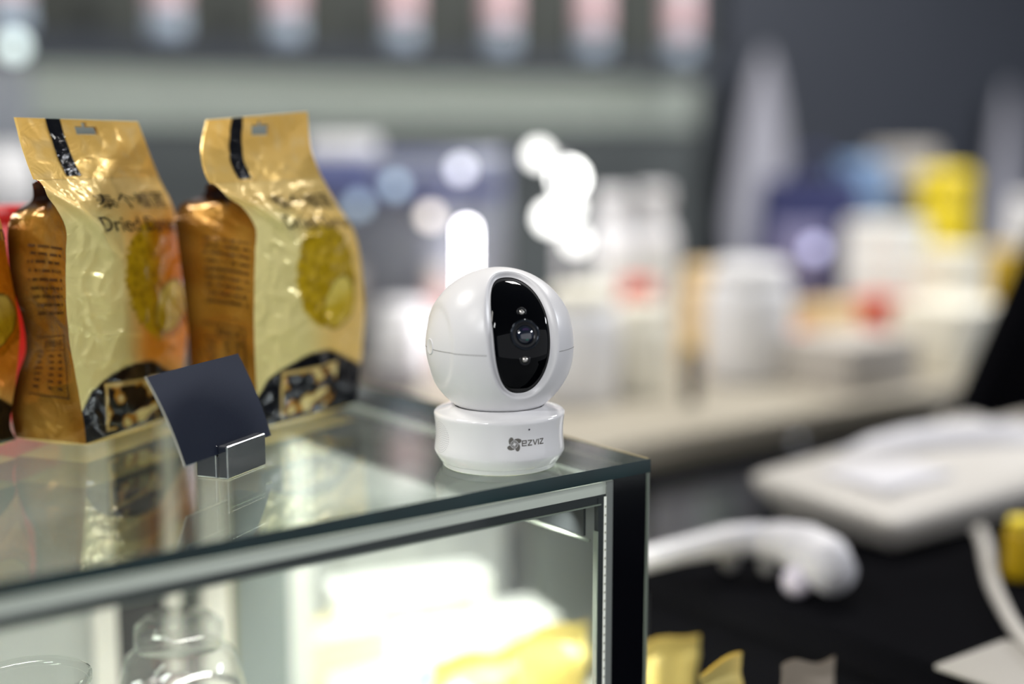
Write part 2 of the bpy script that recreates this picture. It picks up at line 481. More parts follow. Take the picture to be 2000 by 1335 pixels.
# lens barrel, rings and glass
LM = Matrix((U, V, F)).transposed().to_4x4()
def lens_at(u, v):
    f = math.sqrt(RHO**2-u*u-v*v)
    M = LM.copy(); M.translation = hp(u, v, f); return M
M_ring = mat('lens_ring_dark', rgb(34, 40, 48), 0.18, metal=0.7)
M_lensglass = mat('coated_lens_glass', rgb(16, 26, 44), 0.03, spec=1.0, coat=1.0)
M_barrel = mat('lens_barrel', rgb(12, 14, 18), 0.3)
lm = lens_at(0.012, -0.005)
b = MB(); b.lathe([(.0086,-.0008),(.0086,.0003),(.0082,.0007),(.0074,.0006),(.0072,.0002)], 64, M=lm, capt=False); ring = b.build('lens_ring', M_ring, panel)
b = MB(); b.lathe([(.0072,.0002),(.0066,.0001),(.0062,.0005),(.0056,.0005),(.0052,-.0004),(.0040,-.0008)], 64, M=lm, capb=False); b.build('lens_barrel', M_barrel, panel)
b = MB(); b.lathe([(.0053,.0001),(.0046,.0009),(.0034,.0016),(.0020,.0021),(.0008,.0023),(.0001,.00232)], 48, M=lm); b.build('lens_glass', M_lensglass, panel)
M_refl_purple = mat('purple_lens_reflection', rgb(96, 70, 120), 0.1, metal=0.6)
M_refl_green = mat('green_lens_reflection', rgb(40, 120, 100), 0.1, metal=0.6)
b = MB(); b.ellipsoid((0, .0021, .00155), .0022, .0013, .0004, M=lm); b.build('upper_reflection', M_refl_purple, panel)  # purple reflection in the lens, built as a coloured patch
b = MB(); b.ellipsoid((.0002, -.0024, .00145), .0016, .0011, .0004, M=lm); b.build('lower_reflection', M_refl_green, panel)  # green reflection in the lens, built as a coloured patch
M_sil = mat('silver_led', rgb(210, 206, 200), 0.15, metal=0.8)
for (u, v, r) in ((0.01, .285, .0015), (.0, -.315, .0017)):
    q = lens_at(u, v)
    b = MB(); b.lathe([(r*1.9,-.0002),(r*1.9,.0002),(r*1.5,.0003),(r*1.25,.0001)], 32, M=q, capt=False); b.build('led_ring', M_barrel, panel)
    b = MB(); b.ellipsoid((0, 0, .0002), r, r, r*.7, M=q); b.build('infrared_led', M_sil, panel)
# seam round the equator of the head, open where the face panel is
M_seam = mat('seam_line', rgb(120, 116, 112), 0.6)
pts = []
for k in range(241):
    a = yaw + math.radians(29.5) + (2*PI - math.radians(59)) * k/240
    d = Vector((math.cos(a), math.sin(a), -.02))
    loc = Vector((d.dot(U), d.dot(V), d.dot(F)))
    s = capshape(loc.normalized())
    pts.append(CS + d*(R*s/d.length) )
b = MB(); b.tube(pts, .00016, 6); b.build('head_seam', M_seam, dev)
# small round plug on the side cap
d = (-U*.985 + F*.04 + V*.0).normalized()
pm = d.to_track_quat('Z', 'Y').to_matrix().to_4x4(); pm.translation = CS + d*R*.9735
b = MB(); b.lathe([(.0046,-.0006),(.0046,.0001),(.0042,.00025),(.0039,.0001)], 32, M=pm); b.build('side_plug', M_white_shell, dev)

# things printed on the base's side wall: s = angle from the viewer's bearing, z in mm
def on_base(deg, z, lift=.00012):
    a = ang0 + math.radians(deg); r = base_r(z)*mm + lift
    return Vector((SP.x + r*math.cos(a), SP.y + r*math.sin(a), GLASS + z*mm))
M_logo = mat('grey_print', rgb(112, 108, 102), 0.5)
def stroke_grid(poly, nx=10, ny=2):
    """quad given by four (s mm, z mm) corners, wrapped on the base"""
    a, b_, c, d_ = [Vector((*p, 0)) for p in poly]
    rows = []
    for j in range(ny+1):
        t = j/ny
        row = []
        for i in range(nx+1):
            q = i/nx
            p = (a*(1-q)+b_*q)*(1-t) + (d_*(1-q)+c*q)*t
            row.append(on_base(math.degrees(p.x/37.35), p.y))
        rows.append(row)
    return rows
def seg(p, q, w):
    p = Vector((*p, 0)); q = Vector((*q, 0)); d = (q-p).normalized(); nrm = Vector((-d.y, d.x, 0))*w/2
    return [tuple((p-nrm)[:2]), tuple((q-nrm)[:2]), tuple((q+nrm)[:2]), tuple((p+nrm)[:2])]
letters = {
 'E': [((0,.25),(2.9,.25),.6),((.25,0),(.25,3.3),.6),((0,3.05),(2.9,3.05),.6),((2.65,1.5),(2.65,3.3),.6),((.25,1.62),(2.9,1.62),.6)],
 'Z': [((0,3.05),(2.7,3.05),.6),((2.5,2.95),(.25,.35),.62),((0,.25),(2.8,.25),.6)],
 'V': [((.1,3.3),(1.5,.1),.6),((1.4,.1),(2.9,3.3),.6)],
 'I': [((.3,0),(.3,3.3),.6)]}
b = MB(); s0 = 12.9; zt = 17.9
for ch, adv in (('E',3.55),('Z',3.35),('V',3.5),('I',1.15),('Z',3.0)):
    for (p, q, wd) in letters[ch]:
        b.grid(stroke_grid(seg((s0+p[0], zt+p[1]), (s0+q[0], zt+q[1]), wd)), smooth=True)
    s0 += adv
b.build('logo_lettering', M_logo, dev)
b = MB(); ce = (8.5, 19.3)
NG = 96; H = 4.9
def emblem(x, y):
    r = math.hypot(x, y)
    for k in range(4):
        a = math.radians(45 + 90*k)
        cx, cy = 2.55*math.cos(a), 2.55*math.sin(a)
        t = a - math.radians(45)
        dx, dy = x-cx, y-cy
        p = dx*math.cos(t)+dy*math.sin(t); q = -dx*math.sin(t)+dy*math.cos(t)
        if (p/2.25)**2 + (q/1.45)**2 < 1:
            return not (r < .85 or 1.3 < r < 1.5 or 1.95 < r < 2.3)
    return False
for i in range(NG):
    for j in range(NG):
        xa_, ya_ = -H + 2*H*i/NG, -H + 2*H*j/NG; st = 2*H/NG
        if emblem(xa_+st/2, ya_+st/2):
            b.add([on_base(math.degrees((ce[0]+p)/37.35), ce[1]+q) for p, q in ((xa_,ya_),(xa_+st,ya_),(xa_+st,ya_+st),(xa_,ya_+st))], [(0,1,2,3)], 0, True)
b.build('logo_emblem', M_logo, dev)
M_hole = mat('dark_hole', rgb(24, 14, 40), 0.8)
def dots(name, spots, r, M, parent, lift=.00012):
    b = MB()
    for (deg, z) in spots:
        vs = [on_base(deg, z, lift)] + [on_base(deg + math.degrees(r*math.cos(2*PI*k/8)/37.35), z + r*math.sin(2*PI*k/8), lift) for k in range(8)]
        b.add(vs, [(0, 1+k, 1+(k+1)%8) for k in range(8)], 0, False)
    return b.build(name, M, parent)
dots('microphone_hole', [(26.3, 27.2)], .55, M_hole, dev)
sp = []
for k in range(1, 8):
    rr = 1.25*k; cnt = int(2*PI*rr/1.3)
    for i in range(cnt): sp.append((-64 + math.degrees(rr*math.cos(2*PI*i/cnt)/37.4), 19.3 + rr*math.sin(2*PI*i/cnt)))
M_dot = mat('speaker_dot', rgb(186, 184, 188), 0.6)
o = dots('speaker_grille', sp, .28, M_dot, dev); o['kind'] = 'stuff'

# ------------------------------------------------------------------ price card in a metal holder
kA = at_z(445, 938, GLASS); kB = at_z(520, 908, GLASS); kC = at_z(388, 930, GLASS)
e1 = (kB-kA).normalized(); e2 = Vector((-e1.y, e1.x, 0)); KL = (kB-kA).length; KD = .0207; KH = .0192
hold = thing('card_holder', 'polished metal block holding up the blank black price card', 'card holder', kA + e1*KL/2 + e2*KD/2)
M_chrome = mat('polished_metal', rgb(205, 206, 208), 0.10, metal=1.0, bump=0.05, bscale=60)
KM = Matrix((e1, e2, Vector((0,0,1)))).transposed().to_4x4(); KM.translation = kA
b = MB(); sl = .0064; sw = .0012; sd = .0060
b.rbox((0, 0, .0003), (KL, sl, KH), .0009, 3, M=KM, smooth=False)
b.rbox((0, sl+sw, .0003), (KL, KD, KH), .0009, 3, M=KM, smooth=False)
b.rbox((.0006, .001, .0003), (KL-.0006, KD-.001, KH-sd), .0006, 1, M=KM, smooth=False)
b.build('block', M_chrome, hold)
cl = at_z(362, 910, GLASS+.0142); cr = at_z(530, 850, GLASS+.0142)
tl = at_d(285, 735, .764); tr = at_d(465, 690, .8445)
M_card = mat('black_card', rgb(24, 33, 54), 0.55, spec=0.2, bump=0.06, bscale=900)
M_card_edge = mat('card_edge', rgb(186, 184, 170), 0.6)
nrm = (cr-cl).cross(tl-cl).normalized()
if nrm.dot(CAM - cl) < 0: nrm = -nrm
b = MB(); NC = 14
def cardp(u, v, off):
    p = (cl*(1-u)+cr*u)*(1-v) + (tl*(1-u)+tr*u)*v
    return p + nrm*(off + .0016*math.sin(PI*v))
th = .0011
fr = [[cardp(i/NC, j/NC, 0) for i in range(NC+1)] for j in range(NC+1)]
bk = [[cardp(i/NC, j/NC, -th) for i in range(NC+1)] for j in range(NC+1)]
b.grid(fr, 0); b.grid(bk, 0, flip=True)
b.grid([[r[0] for r in bk], [r[0] for r in fr]], 1, False); b.grid([[r[-1] for r in fr], [r[-1] for r in bk]], 1, False)
b.grid([fr[0], bk[0]], 1, False); b.grid([bk[-1], fr[-1]], 1, False)
o = b.build('price_card', [M_card, M_card_edge])
tag(o, 'blank black price card with a pale edge, tilted back in the metal holder', 'price card')

# ------------------------------------------------------------------ dried fruit bags
M_foil = attr_material('printed_gold_foil', 0.24, 0.14, 0.4, coat=0.3)
M_foil_side = attr_material('printed_brown_foil', 0.2, 0.45, 0.55, coat=0.4)
M_seal = attr_material('gold_foil_seal', 0.30, 0.25, 0.38, coat=0.25)
M_ink = mat('dark_ink', rgb(26, 18, 2), 0.6, spec=.2)
M_ink_side = mat('brown_ink', rgb(50, 30, 8), 0.5)
M_strip = mat('glossy_black_strip', rgb(10, 12, 18), 0.14, spec=0.7, bump=0.8, bscale=160)
M_goldprint = mat('gold_print', rgb(214, 186, 116), 0.35, metal=0.3)

def cr(vals, t):
    i = min(int(t), len(vals)-2); f = t - i
    p0 = vals[max(i-1, 0)]; p1 = vals[i]; p2 = vals[i+1]; p3 = vals[min(i+2, len(vals)-1)]
    return p1*1.0 + (p2-p0)*(0.5*f) + (p0*2 - p1*5 + p2*4 - p3)*(0.5*f*f) + (p1*3 - p0 - p2*3 + p3)*(0.5*f*f*f)
def smooth(a, b_, x):
    t = max(0, min(1, (x-a)/(b_-a))); return t*t*(3-2*t)
def mixc(a, c, t): return tuple(p*(1-t)+q*t for p, q in zip(a, c))

class Bag:
    """a gusseted foil bag: three hand-measured edges (front left, front right, rear left), lofted"""
    def __init__(s, FLp, FRp, BLp, W, dL, dR, seed):
        s.seed = seed
        fl0 = at_z(*FLp[0], GLASS + .006); bl0 = at_z(*BLp[0], GLASS + .006)
        sd = (bl0-fl0).normalized(); s.n = sd                     # backwards
        s.e = Vector((sd.y, -sd.x, 0))                            # to the bag's right
        if W is None:
            fr0 = at_z(*FRp[0], GLASS + .006); s.e = (fr0-fl0).normalized(); s.n = Vector((-s.e.y, s.e.x, 0)); W = (fr0-fl0).length
        fr0 = fl0 + s.e*W
        D = (bl0-fl0).dot(s.n); s.D = D
        s.FL = []; s.FR = []; s.BL = []; s.BR = []
        for k in range(13):
            a = at_plane(*FLp[k], fl0 + s.n*dL[k], s.n) if k else fl0
            c = at_plane(*FRp[k], fl0 + s.n*dR[k], s.n) if k else fr0
            c.z = c.z if k else a.z
            if k < len(BLp): bk = at_plane(*BLp[k], fl0 + s.n*(D + dL[k]*.5), s.n) if k else bl0
            else: bk = a + s.n*.0016
            s.FL.append(a); s.FR.append(c); s.BL.append(bk)
            s.BR.append(c + s.n*(D if k < len(BLp) else .0016))
        s.org = fl0.copy()
    def wr(s, p, amp):
        q = (p - s.org)*1.0
        v = noise.noise(q*38 + Vector((s.seed*7.1, 0, 0)))
        r = 1 - abs(noise.noise(q*62 + Vector((3, s.seed*5.3, 1))))
        r2 = 1 - abs(noise.noise(Vector((q.x*30+q.z*50, q.y*30-q.z*40, s.seed*3.7))))
        return amp*(v*.9 + (r**4-.35)*.9 + (r2**5-.25)*.8)
    def front(s, u, t, lift=0.0):
        a = cr(s.FL, t); c = cr(s.FR, t)
        p = a.lerp(c, u)
        bulge = .0075*math.sin(PI*min(1, t/10.5))**.8 if t < 10.5 else 0
        p = p - s.n*(bulge*math.sin(PI*u) + lift)
        edge = min(1, 8*min(u, 1-u)+.25)
        lowend = min(1, t/0.8+.1)
        amp = (.0011 - .0004*smooth(8.8, 9.6, t))*edge*lowend
        p = p - s.n*s.wr(p, amp)
        # a crease where the front panel folds over its left gusset
        if 5.0 < t < 9.6:
            cu = (9.2 - t)*.095
            p = p - s.n*(.0035*math.exp(-((u-cu)/.05)**2)*smooth(5.0, 7.5, t))
        return p
    def side(s, w, t):
        a = s.front(0, t); bk = cr(s.BL, t)
        p = a.lerp(bk, w)
        pin = cr([.000,.001,.002,.003,.004,.005,.006,.008,.011,.012,.0,.0,.0], t)
        p = p + s.e*(pin*(1-abs(2*w-1))**.8)
        p = p - s.e*s.wr(p, .0017*math.sin(PI*w)*min(1, t/.8+.1))
        return p
    def back(s, u, t):
        return cr(s.BL, t).lerp(cr(s.BR, t), u) + s.n*(.004*math.sin(PI*u)*math.sin(PI*min(1, t/10)))
    def right(s, w, t):
        return s.front(1, t).lerp(cr(s.BR, t), w)

C_gold = rgb(246, 206, 118); C_pale = rgb(238, 224, 150); C_org = rgb(244, 150, 22)
C_olive = rgb(146, 116, 8); C_pod = rgb(206, 174, 30); C_dor = rgb(234, 124, 2); C_blk = rgb(5, 7, 13)
C_brown = rgb(146, 94, 20); C_brown2 = rgb(192, 144, 62); C_dkb = rgb(70, 34, 6)
TB = 9.6
def paint_front(u, t, s, dur):
    v = t/TB
    c = mixc(C_pale, C_gold, smooth(.30, .62, u + .25*(v-.5)))
    c = mixc(c, rgb(250, 214, 134), smooth(.74, .9, v))
    if dur: c = mixc(c, C_org, smooth(.35, .6, u)*smooth(.9, .62, v)*smooth(.14, .3, v)*.9)
    # the fruit: a spiny husk with a pale pod in front
    cu, cv, ru, rv = (.74, .55, .36, .235) if dur else (.60, .545, .31, .205)
    ct = ((u-cu)/ru)**2 + ((v-cv)/rv)**2
    k = noise.noise(Vector((u*34, v*62, 2.0)))
    if ct + .16*k < 1:
        cell = noise.voronoi(Vector((u*16, v*30, .5)))[0][0]
        h = mixc(C_olive, rgb(200, 166, 20), max(0, min(1, cell*1.6)))
        if dur: h = mixc(h, C_dor, smooth(.55, .85, u)*.75)
        h = mixc(h, rgb(110, 84, 10), .5*smooth(.55, 1.0, ct)*smooth(.5, .95, u))
        c = mixc(c, h, smooth(1.0, .86, ct + .16*k))
    pu, pv, qu, qv = (.80, .445, .17, .085) if dur else (.70, .44, .165, .09)
    du, dv = u-pu, v-pv - (u-pu)*.18
    pt = (du/qu)**2 + (dv/qv)**2
    if pt < 1.25:
        h = mixc(C_pod, rgb(234, 212, 100), smooth(-.02, .07, dv))
        c = mixc(c, mixc(rgb(92, 60, 4), h, smooth(1.2, .85, pt)), smooth(1.25, 1.1, pt))
    # black wave along the foot
    wv = .165 + .10*math.sin(min(1, u/.62)*PI*.55) if u < .62 else .265 - (u-.62)*.22
    if u < .1: wv = .135 + u*.6
    if v < wv: c = mixc(c, C_blk, smooth(wv, wv-.008, v))
    # gilt emblem on the wave
    if v < wv - .01:
        x = (u-.20)/.52; y = (v-.035)/.165 - (u-.2)*.10
        if 0 < x < 1 and 0 < y < 1:
            fr = min(x*1.6, 1-y)
            if fr < .07: c = rgb(206, 178, 110)
            else:
                kk = noise.noise(Vector((x*5.5+s, y*4.2, 4.4))); k2 = noise.noise(Vector((x*9, y*8+s, 8.8)))
                if kk + .3*k2 > .02: c = mixc(rgb(170, 116, 22), rgb(226, 208, 140), smooth(.15, .45, kk+.3*k2))
    return c
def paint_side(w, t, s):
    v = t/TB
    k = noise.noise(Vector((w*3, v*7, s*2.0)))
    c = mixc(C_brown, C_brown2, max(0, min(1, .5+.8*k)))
    c = mixc(c, C_dkb, smooth(.78, .9, v))  # shade under the folded flap painted into the gusset colour
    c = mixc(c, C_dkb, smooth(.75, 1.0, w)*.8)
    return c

def text_mesh(body):
    cu = bpy.data.curves.new('lettering', 'FONT'); cu.body = body; cu.resolution_u = 4
    ob = bpy.data.objects.new('lettering', cu); COL.objects.link(ob)
    dg = bpy.context.evaluated_depsgraph_get(); dg.update()
    me = bpy.data.meshes.new_from_object(ob.evaluated_get(dg))
    bm = bmesh.new(); bm.from_mesh(me)
    bmesh.ops.triangulate(bm, faces=bm.faces[:])
    bmesh.ops.subdivide_edges(bm, edges=[e for e in bm.edges if e.calc_length() > .09], cuts=2)
    vs = [v.co.copy() for v in bm.verts]
    bm.verts.index_update()
    fs = [[v.index for v in f.verts] for f in bm.faces]
    bm.free(); bpy.data.meshes.remove(me)
    bpy.data.objects.remove(ob); bpy.data.curves.remove(cu)
    xs = [v.x for v in vs]; ys = [v.y for v in vs]
    x0, x1, y0, y1 = min(xs), max(xs), min(ys), max(ys)
    return [((v.x-x0)/(x1-x0), (v.y-y0)/(y1-y0)) for v in vs], fs
T_cn = text_mesh('泰个榴莲'); T_en = text_mesh('Dried Durian'); T_nut = text_mesh('营养成分表')

def build_bag(bag, label, dur, hole_t=11.55, hole_u=.53):
    root = thing('dried_fruit_bag', label, 'bag', Vector((bag.org.x, bag.org.y, GLASS)) + bag.e*.05 + bag.n*bag.D/2, 'gold foil bags of dried fruit in a row')
    s = bag.seed
    # body: front, both gussets, back, bottom
    NU, NT, NW = 84, 150, 22
    b = MB(); cols = []
    rows = [[bag.front(i/NU, TB*j/NT) for i in range(NU+1)] for j in range(NT+1)]
    b.grid(rows, 0); cols += [paint_front(i/NU, TB*j/NT, s, dur) for j in range(NT+1) for i in range(NU+1)]
    nb = 20
    rows = [[bag.back(1-i/nb, TB*j/60) for i in range(nb+1)] for j in range(61)]
    b.grid(rows, 1); cols += [C_gold]*(61*(nb+1))
    rows = [[bag.right(i/8, TB*j/60) for i in range(9)] for j in range(61)]
    b.grid(rows, 1); cols += [C_brown]*(61*9)
    bot = []
    for k in range(13):
        r_ = []
        for i in range(29):
            q = bag.front(i/28, 0).lerp(bag.back(i/28, 0), k/12)
            q.z = GLASS + .0005 + (q.z - GLASS - .0005)*(1 - (math.sin(PI*i/28)*math.sin(PI*k/12))**.3); r_.append(q)
        bot.append(r_)
    b.grid(bot, 0, flip=True); cols += [C_gold]*(29*13)
    b.build('bag_body', [M_foil, M_foil_side], root, cols)
    b = MB(); cols = []
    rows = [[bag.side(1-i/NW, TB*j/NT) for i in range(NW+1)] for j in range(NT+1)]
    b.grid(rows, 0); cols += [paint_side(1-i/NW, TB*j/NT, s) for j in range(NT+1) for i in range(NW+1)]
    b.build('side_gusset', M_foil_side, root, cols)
    # flat heat seal on top with the hang hole cut through
    b = MB(); cols = []; NU2, NT2 = 100, 60
    def hole(i, j):
        u = (i+.5)/NU2; t = TB + (12-TB)*(j+.5)/NT2
        du, dt = abs(u-hole_u), t-hole_t
        return (du < .085 and abs(dt) < .13) or (du < .022 and 0 < dt < .27)
    rows = [[bag.front(i/NU2, TB + (12-TB)*j/NT2, .0003) for i in range(NU2+1)] for j in range(NT2+1)]
    b.grid(rows, 0, skip=lambda j, i: hole(i, j))
    rowb = [[p + bag.n*.0016 for p in r] for r in rows]
    b.grid(rowb, 0, skip=lambda j, i: hole(i, j), flip=True)
    def seal_col(i, j):
        u, t = i/NU2, TB+(12-TB)*j/NT2
        c = mixc(rgb(244, 202, 114), rgb(236, 190, 100), smooth(10, 11.5, t))
        k = noise.noise(Vector((u*14, t*2.2, s)))
        return mixc(c, rgb(236, 204, 138), max(0, k)*.8)
    cc = [seal_col(i, j) for j in range(NT2+1) for i in range(NU2+1)]
    cols = cc + cc
    for q in (0, -1):
        b.grid([[r[q] for r in rows], [r[q] for r in rowb]], 0); cols += [C_gold]*(2*(NT2+1))
    b.grid([rows[-1], rowb[-1]], 0); cols += [C_gold]*(2*(NU2+1))
    b.build('top_seal', M_seal, root, cols)
    b = MB()
    b.grid([[bag.front(.225 + .115*i/6, 9.75 + 2.25*j/30, .0009) for i in range(7)] for j in range(31)])
    b.build('black_strip', M_strip, root)
    def put_text(tm, u0, u1, t0, t1, name, M, skew=0.0, fn=None):
        vs, fs = tm; b = MB()
        b.add([(fn or (lambda u, t: bag.front(u, t, .0011)))(u0 + (u1-u0)*x, t0 + (t1-t0)*y + skew*x) for x, y in vs], fs, 0, True)
        return b.build(name, M, root)
    put_text(T_cn, .30, .93, 8.0, 8.75, 'chinese_lettering', M_ink)
    put_text(T_en, .24, .99, 6.95, 7.6, 'english_lettering', M_ink)
    # nutrition table on the gusset: frame, heading and rows of small print
    fs_ = lambda w, t: bag.side(1-w, t) - bag.e*.0005
    put_text(T_nut, .40, .78, 3.05, 3.30, 'table_heading', M_ink_side, fn=fs_)
    b = MB()
    def bar(w0, w1, t0, t1, k=6): b.grid([[fs_(w0+(w1-w0)*i/k, t0+(t1-t0)*j/k) for i in range(k+1)] for j in range(k+1)])
    bar(.22, .84, 3.40, 3.43); bar(.22, .84, 1.55, 1.58); bar(.825, .84, 1.55, 3.43); bar(.22, .84, 2.96, 2.98)
    b.build('table_frame', M_ink_side, root)
    b = MB(); rnd = random.Random(s+3)
    for r in range(6):
        t = 2.75 - r*.2
        for (a, w_) in ((.27, .14), (.52, .08), (.68, .08)):
            x = a
            while x < a + w_*(.6+.4*rnd.random()):
                bar(x, x+.014, t, t+.075, 1); x += .022
    for r in range(9):
        t = 6.2 - r*.26; x = .3
        while x < .9:
            if rnd.random() < .8: bar(x, x+.016, t, t+.09, 1)
            x += .026
    o = b.build('small_print', M_ink_side, root); o['kind'] = 'stuff'
    return root

dL = [0,0,0,0,0,0,0,0,.002,.006,.012,.02,.032]
dR = [0,0,0,0,0,0,0,0,0,-.003,-.006,-.008,-.006]
bag_b = Bag([(168,866),(163,820),(150,750),(138,680),(131,620),(128,560),(128,500),(129,450),(110,408),(80,372),(62,335),(46,290),(30,229)],
            [(348,808),(352,780),(358,725),(365,665),(368,610),(362,555),(353,497),(347,447),(338,404),(319,364),(303,330),(287,288),(268,237)],
            [(30,853),(22,800),(34,735),(50,685),(44,625),(24,560),(15,490),(16,440),(30,412),(62,388)], .105, dL, dR, 1)
bag_c = Bag([(507,836),(503,790),(500,730),(497,670),(496,610),(497,550),(498,490),(499,445),(474,406),(430,378),(404,342),(395,290),(405,234)],
            [(697,786),(701,745),(706,695),(710,645),(712,600),(708,545),(700,482),(686,440),(662,404),(640,366),(622,332),(606,285),(600,218)],
            [(378,812),(375,770),(371,710),(367,650),(361,590),(354,530),(347,470),(343,425),(357,396),(398,380)], None, dL, dR, 2)
ro_b = build_bag(bag_b, 'gold foil dried fruit bag with orange fruit print, the one behind the black price card', True)
ro_c = build_bag(bag_c, 'gold foil dried fruit bag nearest the white camera, with brown gusset', False, 11.5, .52)
# the third bag of the row, mostly past the frame's edge
ro_a = copy_tree(ro_b)
ro_a['label'] = 'gold foil dried fruit bag cut off by the left edge of the photo'
off = at_z(32, 857, GLASS + .006) - bag_b.FR[0]
ro_a.location = ro_b.location + Vector((off.x, off.y, 0))
# something red stands behind the row
M_red = mat('red_box', rgb(226, 24, 26), 0.4)
q = ground(40, 1.02, GLASS)
red = thing('red_tin', 'red tin partly hidden behind the gold bags at the left', 'tin', q)
b = MB(); b.lathe([(.021,0),(.023,.001),(.023,.131),(.021,.133)], 40, q); b.build('body', M_red, red)
b = MB(); b.lathe([(.0232,.133),(.0236,.134),(.0236,.141),(.022,.143)], 40, q); b.build('lid', mat('red_lid', rgb(200, 20, 22), .35), red)

# ------------------------------------------------------------------ things inside the display case
M_box_white = mat('white_carton', rgb(238, 240, 236), 0.5, var=0.03)
M_box_blue = mat('pale_blue_print', rgb(176, 206, 224), 0.5)
M_box_cream = mat('cream_carton', rgb(240, 226, 180), 0.5)
M_gold_pack = mat('gold_pack_film', rgb(222, 202, 122), 0.28, metal=0.3, bump=1.0, bscale=38)
M_case_back = mat('grey_back_panel', rgb(176, 180, 176), 0.5, var=0.05)
M_case_post = mat('white_post', rgb(226, 224, 216), 0.4)
def oriented(root_loc, rz): return Loc(root_loc) @ Rz(rz)
def carton(name, label, cat, px, depth_d, wpx, ytop, ybot, M, M2=None, dep=.06, rz=0.0, group=None, band=True, zmin=None):
    """a closed box: shell with lid flap and a printed band, placed at distance d in column px"""
    p = ground(px, depth_d); zt = z_of(ytop, px, depth_d); zb = zmin if zmin is not None else z_of(ybot, px, depth_d)
    wd = wpx/FPX*depth_d
    root = thing(name, label, cat, (p.x, p.y, zb), group, rz)
    Mx = oriented((p.x, p.y, zb), rz); h = zt - zb
    b = MB(); b.rbox((-wd/2, -dep/2, 0), (wd/2, dep/2, h*.93), .003, 2, M=Mx); b.build('body', M, root)
    b = MB(); b.rbox((-wd/2-.0006, -dep/2-.0006, h*.86), (wd/2+.0006, dep/2+.0006, h), .003, 2, M=Mx); b.build('lid', M, root)
    if band:
        b = MB(); b.box((-wd*.38, -dep/2-.0007, h*.2), (wd*.38, -dep/2+.001, h*.55), M=Mx); b.build('printed_band', M2 or M_box_blue, root)
    return root
rzv = 0.0
def pouch(name, label, px, d, wpx, ytop, M, seed, zb, rz=0.0, cat='bag', group=None, dep=.5):
    """a puffed film pouch with a crimped top edge"""
    p = ground(px, d, zb); wd = wpx/FPX*d; h = z_of(ytop, px, d) - zb
    root = thing(name, label, cat, p, group, rz)
    Mx = oriented(p, rz); rows = []
    for j in range(25):
        t = j/24; r = []
        for k in range(40):
            a = 2*PI*k/40
            thk = wd*dep*(math.sin(PI*min(1, t*.93+.13))**.7)
            if t > .9: thk = .002
            x = wd/2*math.copysign(abs(math.cos(a))**.6, math.cos(a))*(1-.12*math.sin(PI*t))
            y = thk/2*math.sin(a)
            q = Vector((x*25, y*25, t*4+seed*3.1)); w_ = noise.noise(q)
            r.append(Mx @ Vector((x + .006*w_, y + .008*noise.noise(q+Vector((5,5,5)))*(t<.9), max(.0003, h*t + .012*w_*(t>.3)))))
        r.append(r[0]); rows.append(r)
    b = MB(); b.grid(rows[:23]); b.add(rows[0][:-1], [tuple(range(39, -1, -1))]); b.build('pouch_body', M, root)
    b = MB(); b.grid(rows[22:]); b.build('crimped_seal', M, root)
    return root
# low table beyond the case's side pane, with cartons and gold pouches
LT = .80
lt = thing('low_table', 'low pale table beside the glass case, heaped with white cartons', 'table', (.68, .88, 0))
b = MB(); b.rbox((.576, .64, LT-.025), (.805, 1.135, LT), .003); b.build('table_top', M_deck, lt)
for lx in (.60, .78):
    for ly in (.67, 1.11):
        b = MB(); b.rbox((lx-.014, ly-.014, 0), (lx+.014, ly+.014, LT-.025), .002, 1); b.build('leg', M_alu_dark, lt)
zc1 = z_of(1204, 770, 1.27)
carton('white_carton', 'wide white carton with a pale band, seen through the glass case', 'box', 905, 1.235, 360, 1204, 1400, M_box_white, M_box_blue, .07, -.25, zmin=LT)
carton('white_carton', 'long white carton on top of the wide one, seen through the glass', 'box', 790, 1.25, 330, 1124, 1200, M_box_white, M_box_cream, .05, -.25, zmin=zc1+.003)
carton('cream_carton', 'cream carton left of the wide white one, seen through the glass', 'box', 655, 1.20, 170, 1216, 1400, M_box_cream, M_box_white, .06, -.1, zmin=LT)
pouch('gold_pouch', 'gold pouch before the white cartons, seen through the lower edge of the glass', 935, 1.06, 230, 1272, M_gold_pack, 1, LT)
pouch('gold_pouch', 'gold pouch seen through the glass beside the lit corner strip', 1085, 1.02, 190, 1222, M_gold_pack, 4, LT, dep=.35)
pouch('gold_pouch', 'gold pouch just right of the black glass corner at the bottom', 1310, .985, 190, 1262, M_gold_pack, 6, LT, dep=.35)
pouch('gold_pouch', 'small gold pouch with a grey edge, second right of the black corner', 1425, .90, 110, 1290, M_gold_pack, 9, LT, dep=.4)
# clear clip jar
M_jar = pane_material('jar_glass', (0.86, 0.87, 0.86, 1), dust_haze=0.5)
p = ground(330, .90, DECK)
jar = thing('clip_jar', 'clear jar with a shiny metal clip and pink contents inside the glass case', 'jar', p)
rj = .042
hj = z_of(1205, 330, .90) - DECK
b = MB(); b.lathe([(rj*.9,.0005),(rj,.006),(rj,hj*.55),(rj*.98,hj*.72),(rj*.82,hj*.86),(rj*.62,hj*.9)], 40, p, capt=False); b.build('jar_body', M_jar, jar)
b = MB(); b.lathe([(rj*.66,hj*.9),(rj*.68,hj*.91),(rj*.66,hj*.97),(rj*.5,hj*1.0)], 40, p); b.build('jar_lid', M_jar, jar)
b = MB(); b.lathe([(rj*.84,.003),(rj*.92,.008),(rj*.92,hj*.42),(rj*.3,hj*.46)], 32, p); b.build('pink_contents', mat('pink_sweets', rgb(206, 120, 120), .5, var=.4, vscale=60), jar)
pts = [p + Vector((math.cos(a)*rj*1.01, math.sin(a)*rj*1.01, hj*.7)) for a in [2*PI*k/40 for k in range(40)]]
b = MB(); b.tube(pts, .0022, 8, closed=True); b.build('metal_clip', M_chrome, jar)
